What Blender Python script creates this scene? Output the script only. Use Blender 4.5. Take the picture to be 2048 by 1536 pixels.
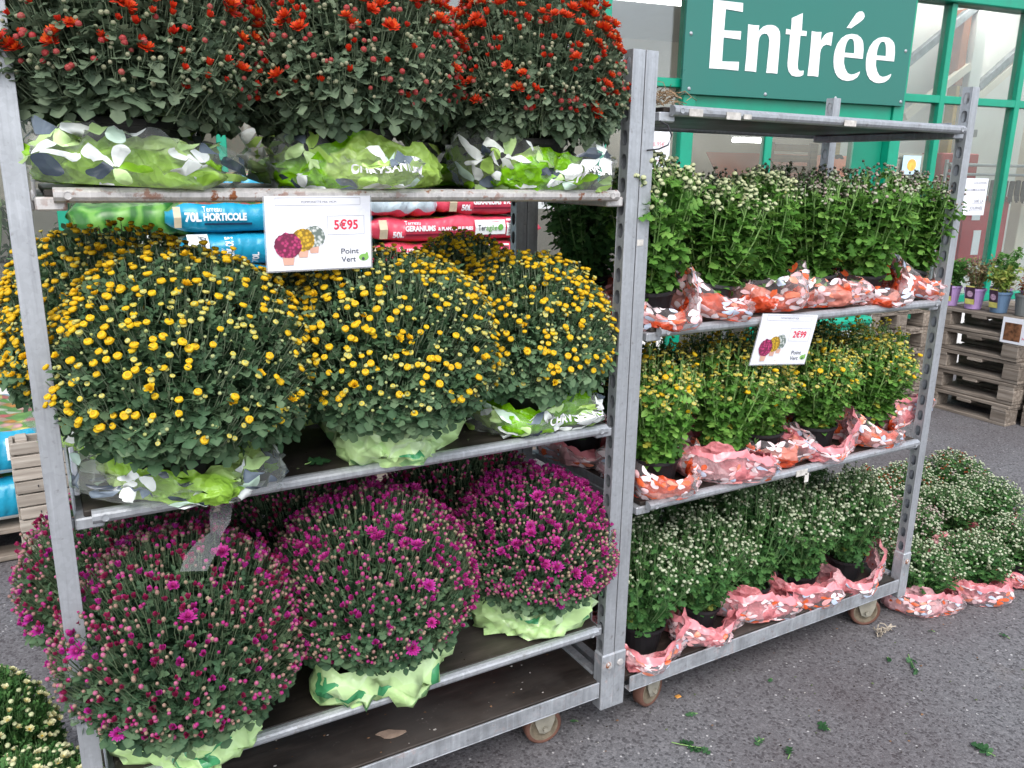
import bpy, math, random
import numpy as np
from mathutils import Matrix, Vector

# ------------------------------------------------------------------ reset
for _o in list(bpy.data.objects):
    bpy.data.objects.remove(_o, do_unlink=True)
scene = bpy.context.scene
C = scene.collection
R_ = math.radians

# ------------------------------------------------------------------ camera, world, sun, exposure
cam_d = bpy.data.cameras.new("camera")
cam = bpy.data.objects.new("camera", cam_d)
C.objects.link(cam)
CAM = np.array((0.03186, -1.63853, 1.61024))
_right = Vector((0.86455, -0.50229, 0.01622)); _down = Vector((-0.11215, -0.22430, -0.96804)); _fwd = Vector((0.48988, 0.83510, -0.25025))
_m = Matrix((_right, -_down, -_fwd)).transposed().to_4x4()
_m.translation = Vector(CAM)
cam.matrix_world = _m
cam_d.sensor_width = 36.0
cam_d.lens = 28.7707
cam_d.clip_start = 0.05
cam_d.clip_end = 500
scene.camera = cam

SUN_EL, SUN_AZ = 52.0, 205.0        # azimuth clockwise from +y
world = bpy.data.worlds.new("World")
scene.world = world
world.use_nodes = True
wn = world.node_tree
wn.nodes.clear()
w_out = wn.nodes.new("ShaderNodeOutputWorld")
w_bg = wn.nodes.new("ShaderNodeBackground")
w_sky = wn.nodes.new("ShaderNodeTexSky")
w_sky.sky_type = 'NISHITA'
w_sky.sun_disc = False
w_sky.sun_elevation = R_(SUN_EL)
w_sky.sun_rotation = R_(SUN_AZ)
w_sky.dust_density = 2.0
w_hs = wn.nodes.new("ShaderNodeHueSaturation")
w_hs.inputs['Saturation'].default_value = 0.42
w_co = wn.nodes.new("ShaderNodeTexCoord")
w_no = wn.nodes.new("ShaderNodeTexNoise")
w_no.inputs['Scale'].default_value = 3.0
w_no.inputs['Detail'].default_value = 6.0
w_no.inputs['Roughness'].default_value = 0.6
w_rp = wn.nodes.new("ShaderNodeMapRange")
w_rp.inputs[1].default_value = 0.35
w_rp.inputs[2].default_value = 0.68
w_rp.inputs[3].default_value = 0.75
w_rp.inputs[4].default_value = 1.5
w_mx = wn.nodes.new("ShaderNodeVectorMath")
w_mx.operation = 'SCALE'
wn.links.new(w_co.outputs['Generated'], w_no.inputs['Vector'])
wn.links.new(w_no.outputs['Fac'], w_rp.inputs[0])
wn.links.new(w_sky.outputs[0], w_hs.inputs['Color'])
wn.links.new(w_hs.outputs[0], w_mx.inputs[0])
wn.links.new(w_rp.outputs[0], w_mx.inputs['Scale'])
wn.links.new(w_mx.outputs[0], w_bg.inputs['Color'])
wn.links.new(w_bg.outputs[0], w_out.inputs['Surface'])
w_bg.inputs['Strength'].default_value = 0.14

sun_d = bpy.data.lights.new("sun", 'SUN')
sun_d.energy = 0.9
sun_d.angle = R_(40)
sun_d.color = (1.0, 0.96, 0.90)
sun = bpy.data.objects.new("sun", sun_d)
C.objects.link(sun)
_az = R_(SUN_AZ); _el = R_(SUN_EL)
_sd = Vector((math.sin(_az) * math.cos(_el), math.cos(_az) * math.cos(_el), math.sin(_el)))
sun.rotation_euler = (-_sd).to_track_quat('-Z', 'Y').to_euler()
sun.location = (0, -4, 8)

vs = scene.view_settings
vs.view_transform = 'Standard'
vs.look = 'None'
vs.gamma = 1.0
vs.use_curve_mapping = False
vs.exposure = 1.2
scene.cycles.max_bounces = 7
scene.cycles.diffuse_bounces = 3
scene.cycles.glossy_bounces = 3
scene.cycles.transmission_bounces = 4
scene.cycles.transparent_max_bounces = 24
scene.cycles.caustics_reflective = False
scene.cycles.caustics_refractive = False

# ------------------------------------------------------------------ node / material helpers
class NT:
    """small wrapper to write node trees tersely"""
    def __init__(s, name):
        s.m = bpy.data.materials.new(name)
        s.m.use_nodes = True
        s.t = s.m.node_tree
        s.t.nodes.clear()
        s.out = s.t.nodes.new("ShaderNodeOutputMaterial")
    def n(s, kind, **kw):
        nd = s.t.nodes.new("ShaderNode" + kind)
        for k, v in kw.items():
            setattr(nd, k, v)
        return nd
    def l(s, a, b):
        s.t.links.new(a, b)
    def put(s, sock, v):
        if isinstance(v, bpy.types.NodeSocket):
            s.l(v, sock)
        else:
            if sock.type == 'RGBA' and len(v) == 3:
                v = (*v, 1)
            sock.default_value = v
    def math(s, op, a, b=0.0, clamp=False):
        nd = s.n("Math", operation=op)
        nd.use_clamp = clamp
        s.put(nd.inputs[0], a); s.put(nd.inputs[1], b)
        return nd.outputs[0]
    def noise(s, scale, detail=4.0, vec=None, rough=0.55, dims='3D'):
        nd = s.n("TexNoise", noise_dimensions=dims)
        nd.inputs['Scale'].default_value = scale
        nd.inputs['Detail'].default_value = detail
        nd.inputs['Roughness'].default_value = rough
        if vec is not None: s.l(vec, nd.inputs['Vector'])
        return nd.outputs['Fac']
    def ramp(s, fac, stops, const=False):
        nd = s.n("ValToRGB")
        if const: nd.color_ramp.interpolation = 'CONSTANT'
        el = nd.color_ramp.elements
        while len(el) < len(stops): el.new(0.5)
        for e, (p, c) in zip(el, stops):
            e.position = p
            e.color = (*c, 1) if len(c) == 3 else c
        s.put(nd.inputs[0], fac)
        return nd.outputs[0]
    def mr(s, v, a, b, c, d):
        nd = s.n("MapRange")
        s.put(nd.inputs[0], v)
        for i, x in enumerate((a, b, c, d)): nd.inputs[i + 1].default_value = x
        return nd.outputs[0]
    def mix(s, f, a, b, mode='MIX'):
        nd = s.n("Mix", data_type='RGBA', blend_type=mode)
        s.put(nd.inputs[0], f); s.put(nd.inputs[6], a); s.put(nd.inputs[7], b)
        return nd.outputs[2]
    def co(s, which='Object'):
        return s.n("TexCoord").outputs[which]
    def rand(s):
        return s.n("ObjectInfo").outputs['Random']
    def bump(s, h, strength=0.3, dist=0.01):
        nd = s.n("Bump")
        nd.inputs['Strength'].default_value = strength
        nd.inputs['Distance'].default_value = dist
        s.l(h, nd.inputs['Height'])
        return nd.outputs[0]
    def bsdf(s, color=(.5, .5, .5), rough=0.5, metal=0.0, spec=0.5, alpha=None, normal=None, trans=0.0, emit=None, emit_s=0.0, link=True):
        p = s.n("BsdfPrincipled")
        s.put(p.inputs['Base Color'], color)
        s.put(p.inputs['Roughness'], rough)
        s.put(p.inputs['Metallic'], metal)
        s.put(p.inputs['Specular IOR Level'], spec)
        if alpha is not None: s.put(p.inputs['Alpha'], alpha)
        if normal is not None: s.l(normal, p.inputs['Normal'])
        if emit is not None:
            s.put(p.inputs['Emission Color'], emit)
            s.put(p.inputs['Emission Strength'], emit_s)
        if link: s.l(p.outputs[0], s.out.inputs[0])
        return p.outputs[0]

_M = {}
def flat(name, color, rough=0.5, metal=0.0, spec=0.5, var=0.12, scale=30.0, bump=0.0):
    """one-colour material with slight mottling"""
    if name in _M: return _M[name]
    t = NT(name)
    f = t.noise(scale, 5.0, t.co())
    lo = tuple(c * (1 - var) for c in color); hi = tuple(min(1, c * (1 + var)) for c in color)
    c = t.ramp(f, [(0.3, lo), (0.7, hi)])
    nm = t.bump(f, bump, 0.004) if bump else None
    t.bsdf(c, t.mr(f, .3, .7, rough * .85, min(1, rough * 1.15)), metal, spec, normal=nm)
    _M[name] = t.m
    return t.m

def leaf_mat(name, dark, mid, light, yellow=None, rough=0.5, transl=0.33):
    t = NT(name)
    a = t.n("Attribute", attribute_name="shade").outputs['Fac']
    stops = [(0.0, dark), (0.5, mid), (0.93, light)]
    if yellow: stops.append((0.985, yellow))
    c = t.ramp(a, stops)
    c = t.mix(t.mr(t.noise(45.0, 2.0, t.co()), .3, .7, 0, .35), c, tuple(x * .72 for x in mid))
    hs = t.n("HueSaturation")
    t.l(c, hs.inputs['Color'])
    t.l(t.mr(t.rand(), 0, 1, .88, 1.14), hs.inputs['Value'])
    c = hs.outputs[0]
    p = t.bsdf(c, rough + .1, 0, .24, link=False)
    tr = t.n("BsdfTranslucent")
    t.l(c, tr.inputs['Color'])
    mx = t.n("MixShader")
    mx.inputs[0].default_value = transl
    t.l(p, mx.inputs[1]); t.l(tr.outputs[0], mx.inputs[2])
    t.l(mx.outputs[0], t.out.inputs[0])
    return t.m

def petal_mat(name, a, b, rough=0.55, transl=0.25):
    """petal colour that differs a little from flower to flower"""
    t = NT(name)
    f = t.math('FRACT', t.math('ADD', t.rand(), t.math('MULTIPLY', t.noise(60.0, 2.0, t.co()), 0.6)))
    c = t.mix(f, a, b)
    p = t.bsdf(c, rough, 0, .3, link=False)
    tr = t.n("BsdfTranslucent"); t.l(c, tr.inputs['Color'])
    mx = t.n("MixShader"); mx.inputs[0].default_value = transl
    t.l(p, mx.inputs[1]); t.l(tr.outputs[0], mx.inputs[2])
    t.l(mx.outputs[0], t.out.inputs[0])
    return t.m

# ------------------------------------------------------------------ mesh helpers
class MB:
    """collects geometry (with material index and optional uv) for ONE mesh"""
    def __init__(s):
        s.v = []; s.f = []; s.mi = []; s.n = 0; s.uv = {}
    def add(s, verts, faces, mi=0):
        base = s.n
        s.v.extend([tuple(map(float, p)) for p in verts])
        s.n += len(verts)
        s.f.extend([tuple(i + base for i in f) for f in faces])
        s.mi.extend([mi] * len(faces))
        return s
    def box(s, x0, x1, y0, y1, z0, z1, mi=0, M=None):
        v = [(x0, y0, z0), (x1, y0, z0), (x1, y1, z0), (x0, y1, z0), (x0, y0, z1), (x1, y0, z1), (x1, y1, z1), (x0, y1, z1)]
        if M is not None: v = [M @ Vector(p) for p in v]
        return s.add(v, [(0, 3, 2, 1), (4, 5, 6, 7), (0, 1, 5, 4), (1, 2, 6, 5), (2, 3, 7, 6), (3, 0, 4, 7)], mi)
    def bbox(s, x0, x1, y0, y1, z0, z1, b=0.003, mi=0, M=None):
        """box with chamfered edges"""
        P = {}
        v = []; f = []
        for ix, x in enumerate((x0, x1)):
            for iy, y in enumerate((y0, y1)):
                for iz, z in enumerate((z0, z1)):
                    dx = b if ix == 0 else -b; dy = b if iy == 0 else -b; dz = b if iz == 0 else -b
                    for k, p in enumerate(((x, y + dy, z + dz), (x + dx, y, z + dz), (x + dx, y + dy, z))):
                        P[ix, iy, iz, k] = len(v); v.append(p)
        for ax in range(3):
            o = [a for a in range(3) if a != ax]
            for e in (0, 1):
                q = []
                for a, c in ((0, 0), (1, 0), (1, 1), (0, 1)):
                    k = [0, 0, 0]; k[ax] = e; k[o[0]] = a; k[o[1]] = c
                    q.append(P[k[0], k[1], k[2], ax])
                f.append(tuple(q))
            for a in (0, 1):
                for c in (0, 1):
                    k0 = [0, 0, 0]; k0[o[0]] = a; k0[o[1]] = c
                    k1 = list(k0); k1[ax] = 1
                    f.append((P[(*k0, o[0])], P[(*k1, o[0])], P[(*k1, o[1])], P[(*k0, o[1])]))
        for ix in (0, 1):
            for iy in (0, 1):
                for iz in (0, 1):
                    f.append((P[ix, iy, iz, 0], P[ix, iy, iz, 1], P[ix, iy, iz, 2]))
        if M is not None: v = [M @ Vector(p) for p in v]
        return s.add(v, f, mi)
    def lathe(s, prof, seg=16, mi=0, M=None, cap=False, wob=0.0, rnd=None):
        v = []; f = []
        for r, z in prof:
            for i in range(seg):
                a = 2 * math.pi * i / seg
                k = 1 + (rnd.uniform(-wob, wob) if wob else 0)
                v.append((r * k * math.cos(a), r * k * math.sin(a), z))
        for j in range(len(prof) - 1):
            for i in range(seg):
                k = (i + 1) % seg
                f.append((j * seg + i, j * seg + k, (j + 1) * seg + k, (j + 1) * seg + i))
        if cap:
            f.append(tuple(range(seg))[::-1]); f.append(tuple((len(prof) - 1) * seg + i for i in range(seg)))
        if M is not None: v = [M @ Vector(p) for p in v]
        return s.add(v, f, mi)
    def tube(s, pts, r, seg=5, mi=0, r1=None):
        pts = [Vector(p) for p in pts]
        v = []; f = []
        r1 = r if r1 is None else r1
        for i, p in enumerate(pts):
            d = (pts[min(i + 1, len(pts) - 1)] - pts[max(i - 1, 0)]).normalized()
            u = d.cross(Vector((0, 0, 1)) if abs(d.z) < .9 else Vector((1, 0, 0))).normalized(); w = d.cross(u)
            rr = r + (r1 - r) * i / max(1, len(pts) - 1)
            for k in range(seg):
                a = 2 * math.pi * k / seg
                v.append(p + (u * math.cos(a) + w * math.sin(a)) * rr)
        for i in range(len(pts) - 1):
            for k in range(seg):
                q = (k + 1) % seg
                f.append((i * seg + k, i * seg + q, (i + 1) * seg + q, (i + 1) * seg + k))
        f.append(tuple(range(seg))[::-1]); f.append(tuple((len(pts) - 1) * seg + k for k in range(seg)))
        return s.add(v, f, mi)
    def mesh(s, name, mats, smooth=False, uvs=None):
        me = bpy.data.meshes.new(name)
        me.from_pydata(s.v, [], s.f)
        for m in (mats if isinstance(mats, (list, tuple)) else [mats]): me.materials.append(m)
        if len(me.polygons) == len(s.mi): me.polygons.foreach_set("material_index", s.mi)
        if smooth: me.polygons.foreach_set("use_smooth", [True] * len(me.polygons))
        if uvs is not None:
            ul = me.uv_layers.new(name="UVMap")
            li = np.zeros(len(me.loops), dtype=np.int32); me.loops.foreach_get("vertex_index", li)
            ul.data.foreach_set("uv", np.asarray(uvs, dtype=np.float32)[li].ravel())
        me.update()
        return me

def np_mesh(name, V, F, mats, mi=None, shade=None, smooth=False, nv=4):
    """fast mesh from numpy arrays: F is (n, nv)"""
    me = bpy.data.meshes.new(name)
    V = np.asarray(V, dtype=np.float32); F = np.asarray(F, dtype=np.int32)
    me.vertices.add(len(V)); me.vertices.foreach_set("co", V.ravel())
    me.loops.add(F.size); me.loops.foreach_set("vertex_index", F.ravel())
    me.polygons.add(len(F))
    me.polygons.foreach_set("loop_start", np.arange(0, F.size, F.shape[1], dtype=np.int32))
    if mi is not None: me.polygons.foreach_set("material_index", np.asarray(mi, dtype=np.int32))
    if smooth: me.polygons.foreach_set("use_smooth", np.ones(len(F), dtype=bool))
    for m in mats: me.materials.append(m)
    me.update(calc_edges=True)
    if shade is not None:
        at = me.attributes.new("shade", 'FLOAT', 'POINT')
        at.data.foreach_set("value", np.asarray(shade, dtype=np.float32))
    return me

def obj(name, me, parent=None, loc=None, rot=None, label=None, kind=None):
    o = bpy.data.objects.new(name, me)
    C.objects.link(o)
    if parent is not None: o.parent = parent
    if loc is not None: o.location = loc
    if rot is not None: o.rotation_euler = rot
    if label: o['label'] = label
    if kind: o['kind'] = kind
    return o

def part(name, mb, mats, parent, loc=None, rot=None, smooth=False, label=None, kind=None):
    return obj(name, mb.mesh(name, mats, smooth), parent, loc, rot, label, kind)

def tag(o, label, cat, group=None):
    o['label'] = label; o['category'] = cat
    if group: o['group'] = group
    return o

def thing(name, label, cat, loc=(0, 0, 0), rz=0.0, group=None, rot=None):
    o = bpy.data.objects.new(name, None)
    o.empty_display_size = 0.1
    C.objects.link(o)
    o.location = loc
    o.rotation_euler = rot if rot is not None else (0, 0, rz)
    return tag(o, label, cat, group)

def copy_tree(o, parent=None):
    c = o.copy(); C.objects.link(c)
    if parent is not None: c.parent = parent
    for ch in list(o.children): copy_tree(ch, c)
    return c

_TX = {}
def text_geo(body, bold=0.0, res=3):
    """outline text as flat triangles; normalised so that capital height is about 0.7"""
    k = (body, bold, res)
    if k not in _TX:
        cu = bpy.data.curves.new("text", 'FONT')
        cu.body = body; cu.size = 1.0; cu.offset = bold; cu.resolution_u = res
        cu.fill_mode = 'FRONT'
        o = bpy.data.objects.new("text", cu)
        me = bpy.data.meshes.new_from_object(o)
        V = np.array([v.co[:] for v in me.vertices]) if len(me.vertices) else np.zeros((0, 3))
        F = [tuple(p.vertices) for p in me.polygons]
        bpy.data.objects.remove(o); bpy.data.curves.remove(cu); bpy.data.meshes.remove(me)
        _TX[k] = (V, F)
    return _TX[k]

def text_mb(mb, body, x, z, h, width=None, bold=0.02, mi=0, y=0.0, align='L', fn=None, rot=0.0, shear=0.0):
    """adds text in the xz plane at depth y; h = capital height; width squeezes to fit"""
    V, F = text_geo(body, bold)
    if not len(V): return mb
    s = h / 0.70
    x0, x1 = V[:, 0].min(), V[:, 0].max()
    sx = s if width is None else width / max(1e-6, x1 - x0)
    X = (V[:, 0] - x0) * sx; Z = V[:, 1] * s
    X = X + shear * Z
    if align == 'C': X = X - (x1 - x0) * sx / 2
    if align == 'R': X = X - (x1 - x0) * sx
    c, q = math.cos(rot), math.sin(rot)
    X, Z = X * c - Z * q, X * q + Z * c
    P = [(x + a, y, z + b) for a, b in zip(X, Z)]
    if fn: P = [fn(*p) for p in P]
    return mb.add(P, F, mi)

# facade frame: origin at (0, 3.4, 0), turned -9 degrees; local x along the wall, y into the shop
FA = R_(-8.97)
FD = Vector((math.cos(FA), math.sin(FA), 0)); FN = Vector((-math.sin(FA), math.cos(FA), 0))
def fac(s, t, z): return Vector((0, 3.4, 0)) + FD * s + FN * t + Vector((0, 0, z))

# ------------------------------------------------------------------ common materials
def galv(name, base=(.42, .44, .47), rust=0.0, dark=0.0):
    t = NT(name)
    co = t.co()
    vo = t.n("TexVoronoi"); vo.inputs['Scale'].default_value = 120.0; t.l(co, vo.inputs['Vector'])
    sp = t.n("SeparateColor"); t.l(vo.outputs['Color'], sp.inputs[0])
    n1 = t.noise(9.0, 6.0, co)
    c = t.mix(t.mr(sp.outputs[0], 0, 1, .15, .6), tuple(b * .9 for b in base), tuple(min(1, b * 1.2) for b in base))
    c = t.mix(t.mr(n1, .35, .75, 0, .6), c, tuple(b * .62 for b in base))
    n3 = t.noise(55.0, 3.0, co)
    c = t.mix(t.mr(n3, .63, .72, 0, .5), c, (.16, .15, .14))
    mp = t.n("Mapping"); mp.inputs['Scale'].default_value = (1, 1, .06); t.l(co, mp.inputs[0])
    st = t.noise(85.0, 4.0, mp.outputs[0], .6)
    c = t.mix(t.mr(st, .52, .70, 0, .45), c, tuple(b * .5 for b in base))
    c = t.mix(t.mr(st, .30, .42, .35, 0), c, tuple(min(1, b * 1.45) for b in base))
    sct = t.noise(16.0, 6.0, co, .7)
    c = t.mix(t.mr(sct, .66, .70, 0, .55), c, (.17, .13, .105))
    metal = .55; rough = t.mr(n1, .3, .7, .38, .6)
    if rust:
        n2 = t.noise(38.0, 6.0, co, .62)
        n4 = t.noise(5.0, 3.0, co)
        m = t.math('MULTIPLY', t.mr(n2, .56, .62, 0, 1), t.mr(n4, .38, .60, .12, 1))
        c = t.mix(t.math('MULTIPLY', m, rust), c, (.20, .062, .018))
        rough = t.mix(m, (.5,) * 3, (.9,) * 3)
        metal = t.mix(m, (.4,) * 3, (0,) * 3)
    if dark:
        n5 = t.noise(14.0, 5.0, co)
        c = t.mix(t.mr(n5, .45, .6, 0, dark), c, (.05, .05, .05))
    t.bsdf(c, rough, metal, .5, normal=t.bump(t.noise(120.0, 3.0, co), .12, .002))
    return t.m
GALV = galv("galvanised steel")
GALV_DK = galv("weathered steel", (.30, .31, .33), dark=.35)
GALV_RUST = galv("rusty galvanised steel", (.55, .53, .52), rust=1.0)
GALV_SCUFF = galv("scuffed steel", (.38, .40, .43), rust=.3, dark=.28)

def board_mat():
    t = NT("plywood film face")
    co = t.co()
    mp = t.n("Mapping"); mp.inputs['Scale'].default_value = (1.2, 6, 1); t.l(co, mp.inputs[0])
    n1 = t.noise(3.0, 8.0, mp.outputs[0], .65)
    n2 = t.noise(2.2, 6.0, co, .6)
    n3 = t.noise(26.0, 6.0, co, .7)
    c = t.ramp(n1, [(.3, (.012, .010, .009)), (.55, (.035, .028, .024)), (.75, (.085, .070, .060))])
    c = t.mix(t.mr(n2, .5, .68, 0, .55), c, (.085, .076, .070))
    c = t.mix(t.mr(n3, .62, .72, 0, .5), c, (.20, .18, .165))
    t.bsdf(c, t.mr(n2, .3, .7, .30, .65), 0, .32, normal=t.bump(n1, .15, .004))
    return t.m
BOARD = board_mat()
def wood_mat(name, a, b, scale=(2, 30, 30)):
    t = NT(name)
    co = t.co()
    mp = t.n("Mapping"); mp.inputs['Scale'].default_value = scale; t.l(co, mp.inputs[0])
    off = t.n("VectorMath", operation='ADD'); t.l(mp.outputs[0], off.inputs[0])
    cb = t.n("CombineXYZ"); t.l(t.math('MULTIPLY', t.rand(), 40.0), cb.inputs[0]); t.l(cb.outputs[0], off.inputs[1])
    n1 = t.noise(1.6, 6.0, off.outputs[0], .6)
    n2 = t.noise(7.0, 4.0, co)
    c = t.ramp(n1, [(.3, tuple(x * .62 for x in a)), (.5, a), (.7, b)])
    c = t.mix(t.mr(n2, .5, .75, 0, .55), c, tuple(x * .45 for x in a))
    hs = t.n("HueSaturation"); t.l(c, hs.inputs['Color']); t.l(t.mr(t.rand(), 0, 1, .75, 1.2), hs.inputs['Value'])
    t.bsdf(hs.outputs[0], .85, 0, .2, normal=t.bump(n1, .4, .004))
    return t.m
PALLET_W = wood_mat("weathered pallet wood", (.21, .175, .145), (.32, .28, .24))
CRATE_W = wood_mat("grey slat wood", (.33, .29, .25), (.46, .42, .37))
BENCH_W = wood_mat("varnished bench wood", (.26, .125, .05), (.36, .19, .085))
GREEN_FR = flat("green painted frame", (.0, .27, .165), .4, 0, .5, .10, 8.0)
GREEN_DK = flat("green door paint", (.0, .19, .115), .45, 0, .5, .10, 6.0)
WHITE_P = flat("white print", (.80, .80, .82), .5, 0, .3, .03)
BLACK_P = flat("black print", (.03, .03, .035), .5, 0, .3, .05)
PAPER = flat("laminated white card", (.76, .77, .83), .28, 0, .5, .02, 5.0)

# ------------------------------------------------------------------ ground
def asphalt():
    t = NT("asphalt")
    co = t.co()
    n1 = t.noise(1.1, 6.0, co, .6)
    n2 = t.noise(210.0, 3.0, co, .6)
    v = t.n("TexVoronoi"); v.inputs['Scale'].default_value = 130.0; t.l(co, v.inputs['Vector'])
    v2 = t.n("TexVoronoi"); v2.inputs['Scale'].default_value = 75.0; t.l(co, v2.inputs['Vector'])
    sp = t.n("SeparateColor"); t.l(v.outputs['Color'], sp.inputs[0])
    sp2 = t.n("SeparateColor"); t.l(v2.outputs['Color'], sp2.inputs[0])
    c = t.ramp(n2, [(.3, (.088, .087, .093)), (.5, (.136, .135, .144)), (.72, (.195, .193, .204))])
    c = t.mix(t.math('MULTIPLY', t.mr(sp.outputs[0], .72, .8, 0, 1), .55), c, (.22, .218, .23))
    chip = t.math('MULTIPLY', t.mr(sp2.outputs[1], .88, .90, 0, 1), t.mr(v2.outputs['Distance'], .20, .32, 1, 0))
    c = t.mix(t.math('MULTIPLY', chip, t.mr(sp2.outputs[2], 0, 1, .2, .95)), c, (.55, .54, .54))
    dark = t.math('MULTIPLY', t.mr(sp.outputs[2], .8, .86, 0, 1), .6)
    c = t.mix(dark, c, (.03, .03, .034))
    c = t.mix(t.mr(n1, .35, .7, .42, 0), c, (.055, .034, .036))
    st = t.noise(3.2, 3.0, co)
    c = t.mix(t.mr(st, .64, .74, 0, .30), c, (.16, .125, .10))
    h = t.math('ADD', n2, t.math('MULTIPLY', v.outputs['Distance'], -.9))
    t.bsdf(c, .86, 0, .3, normal=t.bump(h, .4, .004))
    return t.m
g = MB(); g.add([(-45, -30, 0), (60, -30, 0), (60, 45, 0), (-45, 45, 0)], [(0, 1, 2, 3)])
o = obj("ground", g.mesh("ground", asphalt()), kind="structure")

# ------------------------------------------------------------------ building (glazed shop front)
bld = thing("shop_building", "glazed shop front with green metal frames behind the trolleys", "building", (0, 3.4, 0), FA)
def glass():
    t = NT("window glass")
    tr = t.n("BsdfTransparent"); tr.inputs[0].default_value = (.90, .93, .92, 1)
    gl = t.n("BsdfGlossy"); gl.inputs['Roughness'].default_value = .03; gl.inputs[0].default_value = (.9, .93, .95, 1)
    lw = t.n("LayerWeight"); lw.inputs[0].default_value = .5
    frs = t.math('ADD', .07, t.math('MULTIPLY', t.math('POWER', lw.outputs['Facing'], 4.0), .9), True)
    co = t.co()
    n = t.bump(t.noise(1.4, 2.0, co), .08, .05)
    t.l(n, gl.inputs['Normal'])
    dirt = t.n("BsdfDiffuse"); dirt.inputs[0].default_value = (.62, .60, .57, 1)
    mx = t.n("MixShader"); t.l(frs, mx.inputs[0])
    t.l(tr.outputs[0], mx.inputs[1]); t.l(gl.outputs[0], mx.inputs[2])
    m2 = t.n("MixShader"); t.l(t.mr(t.noise(1.2, 4.0, co), .35, .75, .01, .07), m2.inputs[0])
    t.l(mx.outputs[0], m2.inputs[1]); t.l(dirt.outputs[0], m2.inputs[2])
    t.l(m2.outputs[0], t.out.inputs[0])
    return t.m
GLASS = glass()
WALL_IN = flat("pale interior wall", (.74, .66, .57), .8, 0, .2, .06, 2.0)
WALL_W = flat("white painted wall", (.78, .77, .76), .75, 0, .2, .05, 3.0)
CEIL = flat("interior ceiling", (.55, .53, .50), .8, 0, .2, .05, 3.0)
FLOORM = flat("shop floor", (.26, .24, .22), .6, 0, .3, .1, 3.0)
ZT = 2.20; ZB = 0.66; ZTOP = 2.875
mull = [-3.9, -3.08, -2.26, -1.44, -.62, .205, 1.02, 1.84, 2.62, 3.36, 6.23, 7.03, 7.85, 8.67, 9.49, 10.31]
for i, s in enumerate(mull):
    part("mullion", MB().bbox(s - .026, s + .026, -.035, .05, .10, ZTOP, .004), GREEN_FR, bld)
part("top_beam", MB().bbox(-3.95, 10.4, -.07, .09, ZTOP, ZTOP + .20, .008), GREEN_FR, bld)
part("fascia", MB().bbox(-3.95, 10.4, -.02, .12, ZTOP + .202, ZTOP + 1.2, .008), flat("grey fascia cladding", (.33, .35, .36), .5, .3), bld)
part("sill_rail", MB().bbox(-3.95, 3.92, -.04, .06, ZB - .03, ZB + .03, .004), GREEN_FR, bld)
part("sill_rail", MB().bbox(5.86, 10.4, -.04, .06, ZB - .03, ZB + .03, .004), GREEN_FR, bld)
part("transom", MB().bbox(-3.95, 3.93, -.03, .045, ZT - .028, ZT + .028, .004), GREEN_FR, bld)
part("transom", MB().bbox(5.86, 10.4, -.03, .045, ZT - .028, ZT + .028, .004), GREEN_FR, bld)
part("low_wall", MB().bbox(-3.95, 3.92, -.01, .06, .0, ZB - .032, .004), WALL_W, bld)
part("low_wall", MB().bbox(5.86, 10.4, -.01, .06, .0, ZB - .032, .004), WALL_W, bld)
# entrance opening
part("door_jamb", MB().bbox(3.935, 4.03, -.05, .06, 0, ZTOP, .005), GREEN_FR, bld)
part("door_jamb", MB().bbox(5.75, 5.85, -.05, .06, 0, ZTOP, .005), GREEN_FR, bld)
part("door_head", MB().bbox(4.032, 5.748, -.03, .05, 2.02, 2.135, .005), GREEN_FR, bld)
part("door_panel", MB().bbox(5.46, 5.746, .02, .07, .02, 2.015, .005), GREEN_DK, bld)
part("door_post", MB().bbox(4.655, 4.715, -.01, .05, .02, 2.015, .005), GREEN_FR, bld)
def pane(s0, s1, z0, z1, t=.004):
    part("window_pane", MB().box(s0, s1, t, t + .006, z0, z1), GLASS, bld)
def frame_fill(ms):
    for a, b in zip(ms[:-1], ms[1:]):
        pane(a + .027, b - .027, ZB + .031, ZT - .029)
        pane(a + .027, b - .027, ZT + .029, ZTOP - .001)
frame_fill(mull[:10] + [3.96])
frame_fill([5.82] + mull[10:])
pane(4.032, 4.653, .03, 2.012); pane(4.717, 5.458, .03, 2.012)
pane(4.032, 5.748, 2.137, ZTOP - .001, .02)
# interior shell
part("back_wall", MB().box(-4, 10.4, 5.0, 5.1, 0, 3.3), WALL_IN, bld)
part("side_wall", MB().box(-4.1, -4.0, .1, 5.0, 0, 3.3), WALL_IN, bld)
part("side_wall", MB().box(10.4, 10.5, .1, 5.0, 0, 3.3), WALL_IN, bld)
part("shop_ceiling", MB().box(-4, 10.4, .15, 5.0, 3.3, 3.4), CEIL, bld)
part("shop_floor", MB().box(-4, 10.4, .09, 5.0, .0, .02), FLOORM, bld)
part("partition_wall", MB().box(6.3, 9.6, 1.25, 1.33, .02, 3.3), WALL_W, bld)
part("inner_column", MB().bbox(7.60, 7.74, .95, 1.1, .02, 3.3, .006), WALL_W, bld)
part("inner_column", MB().bbox(8.35, 8.47, .8, .92, .02, 3.3, .006), WALL_IN, bld)
for k, (a, z0, b, z1) in enumerate([(6.3, 2.2, 7.75, 3.25), (6.9, 2.15, 7.6, 2.62), (7.75, 2.45, 8.4, 2.95), (7.75, 2.35, 8.4, 2.83)]):
    L = math.hypot(b - a, z1 - z0); M = Matrix.Translation((a, .95, z0)) @ Matrix.Rotation(-math.atan2(z1 - z0, b - a), 4, 'Y')
    part("roof_brace", MB().bbox(0, L, 0, .06, -.035, .035, .004, M=M), WALL_IN if k % 2 else GALV_DK, bld)
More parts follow.
